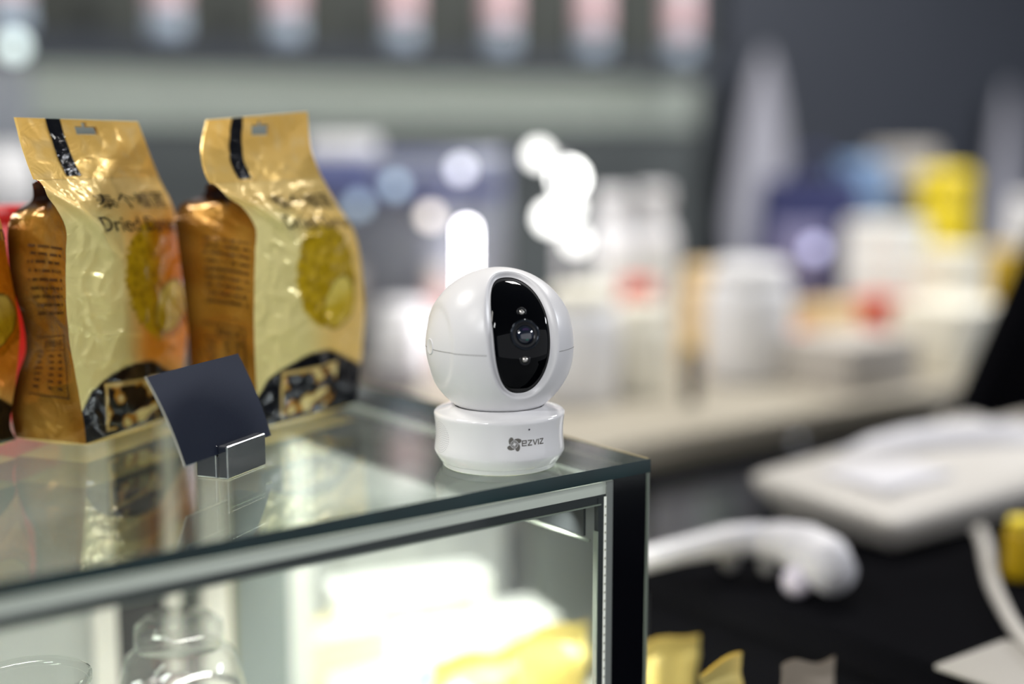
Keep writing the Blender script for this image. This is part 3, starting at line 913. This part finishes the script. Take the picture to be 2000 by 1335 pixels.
p = ground(25, .80, DECK); zt = z_of(1322, 25, .80)
tub = thing('clear_tub', 'clear tub with a bright rim in the lower left corner', 'tub', p)
b = MB(); b.lathe([(.024,.0005),(.028,.004),(.031,zt-DECK-.006)], 40, p, capt=False); b.build('tub_body', M_jar, tub)
b = MB(); b.lathe([(.0312,zt-DECK-.006),(.0330,zt-DECK-.004),(.0330,zt-DECK-.001),(.0312,zt-DECK)], 40, p, capb=False, capt=False); b.build('tub_rim', M_jar, tub)
# rear of the case: sliding panels with white posts and a dark gap, seen through both panes
yb = CYB - .012
def xcol(px, y):
    r = ray(px, 1100); return r.x / r.y * y
def rear(name, px0, px1, M, dy=0.0):
    b = MB(); b.box((xcol(px0, yb), yb-.004-dy, DECK), (xcol(px1, yb), yb+.004, GLASS-T-.001)); return b.build(name, M, case)
M_gap = mat('dark_gap', rgb(26, 26, 32), 0.5)
rear('back_panel', -260, 168, M_case_back); rear('back_post', 168, 214, M_case_post, .006)
rear('dark_back_panel', 214, 312, M_gap); rear('back_post', 312, 340, M_case_post, .006)
rear('dark_back_panel', 340, 383, mat('grey_green_panel', rgb(60, 66, 64), .5)); rear('back_post', 383, 436, M_case_post, .006)
rear('dark_back_panel', 436, 452, mat('olive_panel', rgb(92, 86, 40), .5)); rear('back_panel', 452, 560, mat('slate_panel', rgb(104, 112, 112), .5))
b = MB(); b.box((xcol(560, yb), yb-.004, DECK), (CX-.004, yb+.004, GLASS-T-.001)); b.build('back_panel', M_case_back, case)

# ------------------------------------------------------------------ checkout counter along the back
CT = 0.95
M_edge_dark = M_cab_dark
cnt = thing('checkout_counter', 'long grey counter with a beige stone top, behind the white camera', 'counter', (2.2, 1.55, 0))
b = MB(); b.rbox((.90, 1.15, CT-.035), (4.2, 1.98, CT), .004, 2); b.build('worktop', M_counter, cnt)
b = MB(); b.box((.93, 1.21, 0), (4.18, 1.96, CT-.035)); b.build('carcass', M_cab, cnt)
b = MB(); b.box((.93, 1.168, CT-.062), (4.18, 1.21, CT-.036)); b.build('dark_rail', M_cab_dark, cnt)  # dark rail below the worktop edge
xs = [.94, 1.12, 1.34, 1.60, 1.90, 2.3, 2.8, 3.4, 4.16]
for i in range(8):
    b = MB(); b.rbox((xs[i]+.008, 1.195, .10), (xs[i+1]-.008, 1.2095, CT-.068), .002, 1); b.build('front_panel', M_cab_pale if i == 0 else M_cab, cnt)
for px, wp, M in ((1395, 70, mat('pale_green_panel', rgb(206, 214, 210), .5)), (1500, 46, M_cab_dark), (1760, 60, M_cab_dark), (1850, 90, mat('warm_grey_panel', rgb(142, 138, 136), .5))):
    xa_ = xcol(px - wp/2, 1.195); xb_ = xcol(px + wp/2, 1.195)
    b = MB(); b.rbox((xa_, 1.185, .12), (xb_, 1.1945, CT-.095), .002, 1); b.build('front_post', M, cnt)

ec = thing('end_cabinet', 'pale low cabinet at the end of the counter, seen through the glass case', 'cabinet', (.70, 1.5, 0))
b = MB(); b.rbox((.46, 1.175, 0), (.885, 1.90, .93), .004); b.build('cabinet_body', mat('pale_grey_cabinet', rgb(214, 216, 210), .5, var=.03), ec)
for k in range(2):
    b = MB(); b.rbox((.468+.21*k, 1.160, .05), (.668+.21*k, 1.1745, .91), .003); dr = b.build('door', mat('pale_grey_door', rgb(236, 237, 232), .5), ec)
    b = MB(); b.tube([(.64+.05*k, 1.150, .50), (.64+.05*k, 1.150, .62)], .004, 8); b.build('handle', M_alu, dr)
# wall shelf with a row of bottles
M_bottle = mat('white_bottle', rgb(240, 240, 244), 0.35)
M_pink = mat('pink_label', rgb(240, 206, 212), 0.5)
M_bluegrey = mat('blue_grey_foot', rgb(186, 202, 220), 0.4)
YS = 2.50
zs = z_of(95, 780, YS / (ray(780, 95).y / math.hypot(ray(780, 95).x, ray(780, 95).y)))
shelf = thing('wall_shelf', 'dark shelf on the back wall carrying the row of white bottles', 'shelf', (.8, 2.55, zs))
b = MB(); b.box((.68, YS-.07, zs-.045), (2.52, 2.649, zs)); b.build('board', M_shelf, shelf)
b = MB(); b.box((.68, 2.635, zs), (2.52, 2.649, zs+.45)); b.build('back_board', mat('olive_back_board', rgb(58, 62, 57), .6), shelf)
lab = ['first white bottle on the wall shelf, above the gold bag by the left edge', 'second white bottle from the left on the wall shelf', 'third white bottle from the left on the wall shelf',
       'middle white bottle of the seven on the wall shelf', 'third white bottle from the right end of the wall shelf', 'second white bottle from the right end of the wall shelf', 'last white bottle at the right end of the wall shelf']
def bottle(name, label, cat, p, r, h, mats, group=None, neck=.35, n=28):
    root = thing(name, label, cat, p, group)
    b = MB(); b.lathe([(r*.86,.0004),(r*.97,.004),(r,h*.05),(r,h*.16)], n, p, capt=False); b.build('foot', mats[1], root)
    b = MB(); b.lathe([(r,h*.16),(r,h*.66),(r*.94,h*.72),(r*.6,h*.8),(r*neck,h*.84),(r*neck,h*.9)], n, p); b.build('bottle_body', mats[0], root)
    b = MB(); b.lathe([(r*1.012,h*.22),(r*1.012,h*.58)], n, p, capb=False, capt=False); b.build('label', mats[2], root)
    b = MB(); b.lathe([(r*neck*1.25,h*.88),(r*neck*1.25,h*.985),(r*neck*1.1,h)], n, p); b.build('cap', mats[3] if len(mats) > 3 else mats[0], root)
    return root
first = None
for i, px in enumerate((62, 350, 566, 780, 962, 1132, 1294)):
    x = xcol(px, YS)
    if first is None:
        first = bottle('white_bottle', lab[0], 'bottle', Vector((x, YS-.03, zs)), .034, .27, [M_bottle, M_bluegrey, M_pink], 'white bottles on the wall shelf')
        x_first = x
    else:
        c = copy_tree(first); c.location.x = x; c['label'] = lab[i]
area('shelf_strip_light', (1.6, YS-.02, zs-.050), 1.8, 1.7, (1.0, 1.0, 0.95), target=(1.6, 2.64, zs-.24), size_y=.02)
# pale panels of wall under and beside the shelf
b = MB(); b.box((.60, 2.630, zs-.155), (2.60, 2.649, zs-.046)); struct(b.build('trim_1', mat('grey_green_panel_board', rgb(158, 166, 158), .55, var=.04)))
b = MB(); b.box((xcol(-60, 2.6), 2.60, .0), (xcol(104, 2.6), 2.649, 2.8)); struct(b.build('trim_2', mat('pale_pilaster', rgb(130, 134, 142), .5)))
b = MB(); b.box((2.66, 2.60, 0), (5.0, 2.649, 2.8)); struct(b.build('trim_3', M_wall_dark))


cb = thing('dark_cabinet', 'tall dark cabinet against the back wall, behind the gold bags', 'cabinet', (.42, 2.35, 0))
b = MB(); b.rbox((-.1, 2.12, 0), (.88, 2.598, 1.17), .005); b.build('cabinet_body', mat('dark_blue_grey', rgb(50, 54, 66), .5), cb)
for k in range(3):
    b = MB(); b.rbox((-.09+.325*k, 2.104, .08), (.22+.325*k, 2.1195, 1.15), .003); dr = b.build('door', mat('cabinet_door', rgb(56, 60, 72), .5), cb)
    b = MB(); b.tube([(.19+.325*k, 2.092, .55), (.19+.325*k, 2.092, .70)], .005, 8); b.build('handle', M_alu, dr)
# ------------------------------------------------------------------ things on the counter
def lit(r, g, b_, s): return mat('glow_emitter', rgb(r, g, b_), 0.4, emit=(lin(r), lin(g), lin(b_), 1), estr=s)
M_steel = mat('brushed_steel', rgb(150, 154, 164), 0.35, metal=0.6)
M_bluesteel = mat('blue_panel', rgb(92, 100, 146), 0.4)
M_navy = mat('navy_fabric', rgb(44, 50, 96), 0.7, bump=.3, bscale=90)
M_lilac = mat('lilac_fabric', rgb(124, 122, 156), 0.7)
M_lightblue = mat('light_blue_film', rgb(132, 164, 206), 0.4)
M_beige = mat('beige_card', rgb(190, 184, 176), 0.5)
M_yellow = mat('yellow_plastic', rgb(246, 220, 40), 0.4)
M_mustard = mat('mustard_carton', rgb(196, 160, 8), 0.5)
M_white_item = mat('white_plastic', rgb(234, 234, 236), 0.4)
M_cream_item = mat('cream_plastic', rgb(242, 238, 222), 0.45)
M_amber = mat('amber_jar', rgb(228, 200, 150), 0.4)
M_redlid = mat('soft_red', rgb(206, 84, 66), 0.5)
M_grey_item = mat('grey_plastic', rgb(150, 148, 148), 0.5)

# a countertop machine behind the gold bags
d = 2.12
mp = ground(800, d, CT)
mach = thing('coffee_machine', 'steel countertop machine with a white lid and blue front, between bags and camera', 'machine', mp)
def zz(y, px=800): return z_of(y, px, d)
wl = 210/FPX*d; 
MX = oriented(mp, 0.35 - PI/2 + AZ - .35 + 0.0)
MX = Loc(mp) @ Rz(AZ - PI/2)
b = MB(); b.rbox((-wl, -.02, .0), (wl*.9, .22, .06), .006, M=MX); b.build('drip_base', M_black_soft, mach)
b = MB(); b.rbox((-wl, .06, .06), (wl*.9, .22, zz(300)-CT), .008, M=MX); b.build('machine_body', M_steel, mach)
b = MB(); b.rbox((-wl*.98, -.02, zz(385)-CT), (wl*.88, .06, zz(305)-CT), .008, M=MX); b.build('blue_front', M_bluesteel, mach)
b = MB(); b.rbox((-wl*.95, -.01, zz(338)-CT), (-wl*.36, .19, zz(268)-CT), .01, M=MX); b.build('white_lid', M_white_item, mach)
b = MB(); b.rbox((-wl*.3, -.035, zz(345)-CT), (wl*.86, -.02, zz(318)-CT), .004, M=MX); b.build('steel_band', M_steel, mach)
b = MB(); b.lathe([(.03,0),(.032,.003),(.032,.07),(.028,.085)], 28, M=MX @ Loc((-wl*.62, .0, .062))); b.build('drip_cup', mat('grey_cup', rgb(168, 164, 158), .5), mach)
b = MB(); b.lathe([(.012,0),(.012,.05)], 20, M=MX @ Loc((-wl*.62, .02, zz(385)-CT-.05))); b.build('spout', M_steel, mach)
b = MB(); b.lathe([(.012,0),(.012,.05)], 20, M=MX @ Loc((wl*.2, .02, zz(385)-CT-.05))); b.build('spout', M_steel, mach)
# glowing balls added to imitate glints on the machine
def glow_at(parent, px, py, rpx, M, dd, name='glow_spot'):
    c = at_d(px, py, dd); r = rpx/FPX*dd
    b = MB(); b.ellipsoid(c, r, r, r, 16, 10); return b.build(name, M, parent)
glow_at(mach, 900, 330, 15, lit(200, 202, 214, 4.2), d*.955)
glow_at(mach, 841, 422, 15, lit(206, 198, 192, 4.2), d*.955)
glow_at(mach, 772, 362, 15, lit(158, 180, 200, 2.2), d*.955)
glow_at(mach, 700, 400, 15, lit(158, 180, 200, 1.6), d*.955)

# a bright upright tube lamp
p = ground(913, 1.95, CT); zt = z_of(440, 913, 1.95)
tl_ = thing('tube_lamp', 'brightly lit upright tube lamp rising behind the white camera', 'lamp', p)
b = MB(); b.lathe([(.030,0.0003),(.031,.004),(.028,.016),(.012,.020)], 28, p); b.build('lamp_base', M_white_item, tl_)
b = MB(); b.lathe([(.006,.02),(.0066,.022),(.0066,zt-CT-.004),(.005,zt-CT)], 20, p); b.build('lit_tube', lit(255, 250, 255, 22), tl_)

# glowing balls on an added stand, imitating bright reflections right of the tube
p = ground(1100, 2.1, CT)
st = thing('glint_stand', 'added stand of glowing white balls imitating bright reflections, above right of the camera', 'lamp', p)
dq = 2.1
def on_stand(px, py): return at_d(px, py, dq/1.0)
b = MB(); b.lathe([(.05,.0003),(.052,.004),(.04,.012),(.008,.016)], 28, p); b.build('stand_foot', M_white_item, st)
top = on_stand(1085, 300)
b = MB(); b.tube([p + Vector((0, 0, .01)), Vector((p.x, p.y, top.z - .02))], .006, 10); b.build('pole', M_white_item, st)
for (px, py, rp, s_) in ((1052, 302, 18, 4.5), (1110, 348, 24, 13), (1075, 425, 21, 5.5), (1108, 405, 20, 5.5), (1125, 470, 18, 3)):
    c = on_stand(px, py); M = lit(250, 250, 246, s_)
    pole_pt = Vector((p.x, p.y, c.z - .012))
    a = MB(); a.tube([pole_pt, c], .0035, 8); arm = a.build('glint_arm', M_white_item, st)
    r = rp/FPX*dq
    a = MB(); a.ellipsoid(c, r, r, r, 18, 12); a.build('glint_ball', M, arm)

Gb = None
def jarlike(name, label, cat, px, d_, wpx, ytop, M, Mlid, zb=CT, rnd=.8, labelM=None, lidfrac=.14):
    p = ground(px, d_, zb); r = wpx/FPX*d_/2; h = max(.02, z_of(ytop, px, d_) - zb)
    root = thing(name, label, cat, p)
    b = MB(); b.lathe([(r*.9,.0004),(r,.004),(r*1.0,h*(.8-lidfrac)),(r*.97,h*(.9-lidfrac)),(r*rnd,h*(1-lidfrac))], 32, p); b.build('body', M, root)
    b = MB(); b.lathe([(r*rnd*1.05,h*(1-lidfrac)),(r*rnd*1.06,h*(1-lidfrac*.3)),(r*rnd*.9,h)], 32, p); b.build('lid', Mlid, root)
    if labelM: b = MB(); b.lathe([(r*1.012,h*.2),(r*1.012,h*.5)], 32, p, capb=False, capt=False); b.build('label', labelM, root)
    return root
bottle('white_pump_bottle', 'tall white bottle on the counter, just right of the glowing white balls', 'bottle', ground(1192, 2.25, CT), .040, z_of(372, 1192, 2.25)-CT, [M_white_item, M_white_item, M_box_white], neck=.55)
bottle('white_pump_bottle', 'tall white bottle on the counter, second right of the glowing white balls', 'bottle', ground(1272, 2.32, CT), .036, z_of(366, 1272, 2.32)-CT, [M_white_item, M_white_item, M_box_white], neck=.6)
jarlike('white_canister', 'squat white canister on the counter, directly right of the white camera', 'canister', 1135, 1.80, 150, 560, M_white_item, M_cream_item)
jarlike('cream_canister', 'glowing cream coloured canister low on the counter before the red lidded jar', 'canister', 1255, 1.85, 110, 590, M_cream_item, M_cream_item)
jarlike('red_lidded_jar', 'pale jar with a soft red lid, below the tall white bottles', 'jar', 1245, 2.1, 84, 545, M_cream_item, M_redlid, lidfrac=.3)
jarlike('amber_jar', 'amber orange jar left of the large white tub', 'jar', 1370, 2.1, 90, 515, M_amber, M_amber)
jarlike('white_tub', 'large round white tub in the middle of the counter', 'tub', 1462, 2.0, 170, 510, M_white_item, M_white_item, rnd=.82)
jarlike('small_dark_jar', 'small dark jar at the counter front between canister and tub', 'jar', 1352, 1.80, 30, 668, M_black_soft, M_mustard)
carton('white_carton', 'tall white carton standing below the yellow canister on the counter', 'box', 1722, 2.46, 110, 430, 600, M_box_white, M_redlid, .10, .2, zmin=CT, band=False)
carton('red_box', 'flat red box lying in front of the tall white carton', 'box', 1712, 2.30, 95, 578, 612, M_redlid, M_beige, .06, .1, zmin=CT, band=False)
carton('red_box', 'small reddish box beside the large white tub', 'box', 1540, 2.05, 50, 640, 690, M_redlid, M_beige, .05, .1, zmin=CT, band=False)
carton('cream_carton', 'cream and yellow carton in front of the navy bag', 'box', 1612, 2.2, 105, 592, 650, M_amber, M_mustard, .07, .2, zmin=CT)
# navy bag with lilac panel
p = ground(1575, 2.55, CT)
nb_ = thing('navy_bag', 'large navy and lilac fabric bag standing on the counter', 'bag', p)
zt = z_of(350, 1575, 2.55) - CT; wb = 220/FPX*2.55
MX = Loc(p) @ Rz(AZ - PI/2 + .1)
b = MB()
rows = []
for j in range(21):
    t = j/20; rr = []
    for k in range(49):
        a = 2*PI*k/48
        x = wb/2*(1-.18*t*t)*math.copysign(abs(math.cos(a))**.55, math.cos(a)); y = .07*(1-.4*t)*math.copysign(abs(math.sin(a))**.55, math.sin(a))
        rr.append(MX @ Vector((x, y, zt*t + .0004)))
    rows.append(rr)
b.grid(rows); b.add(rows[-1][:-1], [tuple(range(48))]); b.add(rows[0][:-1], [tuple(range(47, -1, -1))]); b.build('bag_body', M_navy, nb_)
b = MB(); b.rbox((-wb*.42, -.082, zt*.25), (wb*.05, -.066, zt*.72), .006, M=MX); b.build('lilac_pocket', M_lilac, nb_)
b = MB(); b.tube([MX @ Vector((-.04*math.cos(PI*k/16)*1.2, -.02, zt + .05*math.sin(PI*k/16) - .004)) for k in range(17)], .005, 8); b.build('handle', M_navy, nb_)
o = glow_at(nb_, 1592, 486, 15, lit(176, 176, 210, 3.2), 2.36, 'bag_glint')  # glowing ball added to imitate a glint on the bag
carton('light_blue_packet', 'light blue packet on a stack behind the navy bag', 'box', 1670, 2.72, 100, 312, 400, M_lightblue, M_lightblue, .06, .1, zmin=CT, band=False)
carton('beige_box', 'tall beige box behind the light blue packet and left of the yellow canister', 'box', 1752, 2.88, 110, 288, 370, M_beige, M_beige, .08, .1, zmin=CT, band=False)
carton('dark_box', 'dark box just left of the yellow canister', 'box', 1775, 2.70, 80, 372, 430, M_black_soft, M_black_soft, .06, .1, zmin=CT, band=False)
p = ground(1830, 2.48, CT)
yb_ = jarlike('yellow_canister', 'tall bright yellow canister at the right of the counter', 'canister', 1832, 2.62, 100, 330, M_yellow, M_yellow, rnd=.97)
carton('white_carton', 'low white carton in front of the yellow canister', 'box', 1850, 2.32, 110, 485, 600, M_cream_item, M_cream_item, .08, .1, zmin=CT, band=False)
carton('mustard_box', 'small mustard yellow box near the dark monitor', 'box', 1930, 2.75, 84, 484, 545, M_mustard, M_mustard, .06, .1, zmin=CT+.0, band=False)
jarlike('white_cup', 'white cup at the right edge beyond the mustard box', 'cup', 1990, 2.95, 66, 385, M_white_item, M_white_item)
carton('beige_tray', 'pale beige tray on the counter before the red box', 'tray', 1660, 1.98, 200, 655, 690, M_beige, M_beige, .12, 0.0, zmin=CT, band=False)
carton('white_carton', 'low pale carton on the counter left of the dark monitor', 'box', 1860, 2.14, 170, 590, 640, M_cream_item, M_beige, .12, 0.0, zmin=CT, band=False)
carton('dark_tray', 'dark brown tray on the counter end, left of the white camera', 'tray', 745, 1.92, 150, 745, 800, mat('dark_wood', rgb(56, 48, 46), .5), M_beige, .16, AZ - PI/2, zmin=CT, band=False)
jarlike('white_canister', 'white canister seen between the right gold bag and the camera', 'canister', 785, 1.98, 110, 590, M_white_item, M_white_item)
jarlike('pinkish_canister', 'dull pink canister next to the foot of the tube lamp', 'canister', 856, 2.05, 50, 520, mat('dull_pink', rgb(190, 160, 156), .5), M_beige)
# tear-drop banners standing against the dark wall
M_cloth = mat('pale_cloth', rgb(160, 160, 170), .7)
for px, prof_, label in ((1480, [(100, 8), (150, 46), (220, 80), (330, 120), (430, 150), (600, 120), (760, 60)], 'wide pale tear-drop banner against the dark wall, above the large white tub'),
                         (1945, [(170, 6), (220, 30), (300, 54), (400, 80), (500, 90), (640, 70), (760, 40)], 'narrower pale tear-drop banner by the right edge, above the mustard box')):
    rr = ray(px, 300); d_ = 2.56/(rr.y/math.hypot(rr.x, rr.y))
    p = ground(px, d_, 0)
    r = thing('upright_banner', label, 'banner', p)
    Bd = MB(); f_, k_ = [], []
    for (py, wp) in prof_:
        z_ = z_of(py, px, d_); h_ = wp/FPX*d_/2*1.2
        f_.append([Vector((p.x-h_, p.y-.004, z_)), Vector((p.x, p.y-.012, z_)), Vector((p.x+h_, p.y-.004, z_))])
        k_.append([Vector((p.x-h_, p.y+.004, z_)), Vector((p.x, p.y-.004, z_)), Vector((p.x+h_, p.y+.004, z_))])
    Bd.grid(f_, flip=True); Bd.grid(k_)
    Bd.grid([[q_[0] for q_ in f_], [q_[0] for q_ in k_]]); Bd.grid([[q_[2] for q_ in f_], [q_[2] for q_ in k_]])
    Bd.build('banner_cloth', M_cloth, r)
    b = MB(); b.tube([(p.x, p.y+.001, .01), (p.x, p.y+.001, z_of(prof_[0][0], px, d_)-.02)], .004, 8); b.build('banner_pole', M_alu, r)
    b = MB(); b.rbox((p.x-.16, p.y-.05, 0), (p.x+.16, p.y+.05, .02), .004); b.build('banner_foot', M_alu, r)

# ------------------------------------------------------------------ black cash desk on the right
DZ = 0.925
desk = thing('cash_desk', 'black cash desk at the lower right, under the white scanner', 'desk', (1.5, .5, 0))
b = MB(); b.rbox((.812, .10, DZ-.03), (2.3, .905, DZ), .004); b.build('desk_top', M_black, desk)
b = MB(); b.box((.825, .14, 0), (2.28, .89, DZ-.03)); b.build('desk_body', M_black, desk)
M_wp = mat('white_device_plastic', rgb(210, 209, 214), 0.4)
M_wp2 = mat('warm_white_plastic', rgb(184, 180, 174), 0.45)
# white hand scanner lying on the desk
def on_desk(px, py, z): return at_z(px, py, DZ + z)
sc = thing('hand_scanner', 'white hand-held scanner with a bent head, lying on the black desk', 'scanner', on_desk(1500, 1090, 0))
b = MB(); b.tube([on_desk(*q) for q in ((1180,1112,.02),(1250,1094,.024),(1330,1074,.028),(1420,1054,.032),(1490,1052,.034))], [.008,.0095,.010,.012,.014], 16); b.build('handle', M_wp, sc)
b = MB(); b.tube([on_desk(*q) for q in ((1470,1052,.034),(1520,1056,.033),(1570,1072,.031),(1610,1096,.028),(1632,1122,.024))], [.012,.016,.021,.0225,.018], 20); b.build('scanner_head', M_wp, sc)
b = MB(); b.ellipsoid(on_desk(1557, 1134, .013), .012, .012, .0125); b.build('trigger', mat('lilac_plastic', rgb(196, 190, 204), .4), sc)
b = MB(); b.ellipsoid(on_desk(1425, 1088, .013), .008, .008, .012); b.build('button', M_grey_item, sc)
b = MB(); b.ellipsoid(on_desk(1500, 1096, .013), .008, .008, .012); b.build('button', M_grey_item, sc)
# white desk telephone
ph = thing('desk_telephone', 'white wedge-shaped desk telephone with a raised curved back, on the black desk', 'telephone', (1.2, .85, DZ))
bm = bmesh.new()
X0, X1, Y0, Y1 = .985, 1.34, .745, .925
base = [(X0+.02,Y0+.015,DZ+.0005),(X1-.02,Y0+.015,DZ+.0005),(X1-.02,Y1-.04,DZ+.0005),(X0+.02,Y1-.04,DZ+.0005)]
mid = [(X0,Y0,DZ+.030),(X1,Y0,DZ+.034),(X1,Y1,DZ+.052),(X0,Y1,DZ+.040)]
topc = [(X0+.02,Y0+.02,DZ+.038),(X1-.02,Y0+.02,DZ+.044),(X1-.02,Y1-.02,DZ+.066),(X0+.02,Y1-.02,DZ+.048)]
b = MB(); vs = base + mid + topc
b.add(vs, [(3,2,1,0),(0,1,5,4),(1,2,6,5),(2,3,7,6),(3,0,4,7),(4,5,9,8),(5,6,10,9),(6,7,11,10),(7,4,8,11),(8,9,10,11)], 0, False)
bm.free()
o = b.build('telephone_base', M_wp2, ph)
mo = o.modifiers.new('bevel', 'BEVEL'); mo.width = .008; mo.segments = 3
b = MB(); b.tube([Vector((1.09+.041*k, .895-.012*k, DZ + .034 + .020*math.sin(PI*(k+.6)/7.2))) for k in range(7)], [.014,.020,.021,.020,.020,.022,.017], 16); b.build('handset', M_wp, ph)
b = MB(); b.rbox((1.03, .79, DZ+.038), (1.13, .87, DZ+.050), .002, M=None); b.build('keypad', M_wp, ph)
# its cord, running down towards the viewer
pts = [on_desk(1912,1034,.020), on_desk(1924,1062,.012), on_desk(1930,1100,.0065), on_desk(1940,1142,.0062), on_desk(1958,1182,.0062), on_desk(1980,1222,.0062), on_desk(2010,1262,.0062), on_desk(2050,1300,.0062)]
fine = [cr(pts, k*.1) for k in range(71)]
b = MB(); b.tube(fine, .0058, 10); b.build('cord', M_wp2, ph)
# black monitor seen edge-on
mo_ = thing('monitor', 'black tilted monitor cut off by the right edge of the photo', 'monitor', on_desk(1990, 850, 0))
LL = at_d(1882, 838, 1.58); LR = at_d(2300, 742, 1.82); UL = at_d(2062, 420, 1.62)
ex = (LR-LL); ey = (UL-LL); nn = ex.cross(ey).normalized()
if nn.dot(CAM-LL) > 0: nn = -nn
b = MB(); c8 = [LL, LL+ex, LL+ex+ey, LL+ey]; c8 = c8 + [q_ + nn*.028 for q_ in c8]
b.add(c8, [(0,1,2,3),(7,6,5,4),(0,4,5,1),(1,5,6,2),(2,6,7,3),(3,7,4,0)]); o = b.build('screen_housing', M_black, mo_)
mo = o.modifiers.new('bevel', 'BEVEL'); mo.width = .004; mo.segments = 2
b = MB(); ins = [LL+ex*.04+ey*.05, LL+ex*.96+ey*.05, LL+ex*.96+ey*.95, LL+ex*.04+ey*.95]; ins = [q_ - nn*.0012 for q_ in ins]
b.add(ins + [q_ + nn*.003 for q_ in ins], [(0,1,2,3),(0,4,5,1),(1,5,6,2),(2,6,7,3),(3,7,4,0)]); b.build('screen', mat('dark_screen', rgb(5, 5, 7), .15, spec=.2), mo_)
cx_ = LL + ex*.5 + nn*.02
b = MB(); b.tube([cx_ + ey*.2 + nn*.014, Vector((cx_.x, cx_.y, 0)) + nn*.03 + Vector((0, 0, DZ+.02))], .014, 12); b.build('stand_neck', M_black, mo_)
fx = Vector((cx_.x, cx_.y, DZ)) + Vector((nn.x, nn.y, 0))*.03
b = MB(); b.rbox((fx.x-.10, fx.y-.08, DZ+.0005), (fx.x+.10, fx.y+.08, DZ+.022), .006); b.build('stand_foot', M_beige, mo_)
# odds and ends on the desk
p = on_desk(1885, 905, 0) ; p = Vector((p.x+.02, .925, 0))
jarlike('yellow_tape_roll', 'yellow roll at the right edge, beside the telephone cord', 'roll', 2012, 1.22, 56, 1012, M_mustard, M_yellow, zb=DZ)
b = MB(); c_ = on_desk(1850, 1312, 0)
b.rbox((c_.x-.004, c_.y-.14, DZ+.0004), (c_.x+.08, c_.y+.008, DZ+.004), .001, 1); o = b.build('paper_pad', [mat('paper_white', rgb(160, 156, 150), .6)])
tag(o, 'pad of pale paper on the black desk at the bottom right', 'paper')
pouch('brown_paper_bag', 'small dull brown paper bag at the bottom, before the black desk', 1600, .93, 170, 1288, mat('brown_paper', rgb(150, 138, 122), .7), 12, LT, dep=.3)
jarlike('pale_canister', 'white canister on the dark cabinet behind the gold bag at the left', 'canister', 28, 2.3, 110, 285, M_white_item, M_white_item, zb=1.1702)
sp_ = at_d(28, 90, 2.30)
so = thing('pilaster_glint', 'small added glowing ball imitating a glint on the pale pilaster in the upper left corner', 'lamp', sp_)
b = MB(); b.ellipsoid(sp_, .017, .017, .017, 18, 12); b.build('glint_ball', lit(206, 222, 220, 2.6), so)  # glowing ball added in place of a small glint
b = MB(); b.tube([sp_ + Vector((0, .015, 0)), Vector((sp_.x, 2.599, sp_.z))], .008, 10); b.build('glint_mount', M_alu, so)
cI = at_plane(1555, 850, Vector((0, 1.158, 0)), Vector((0, 1, 0)))
b = MB(); b.ellipsoid(cI, .008, .008, .008, 14, 8); b.build('glow_spot', lit(150, 152, 160, 6.0), cnt)
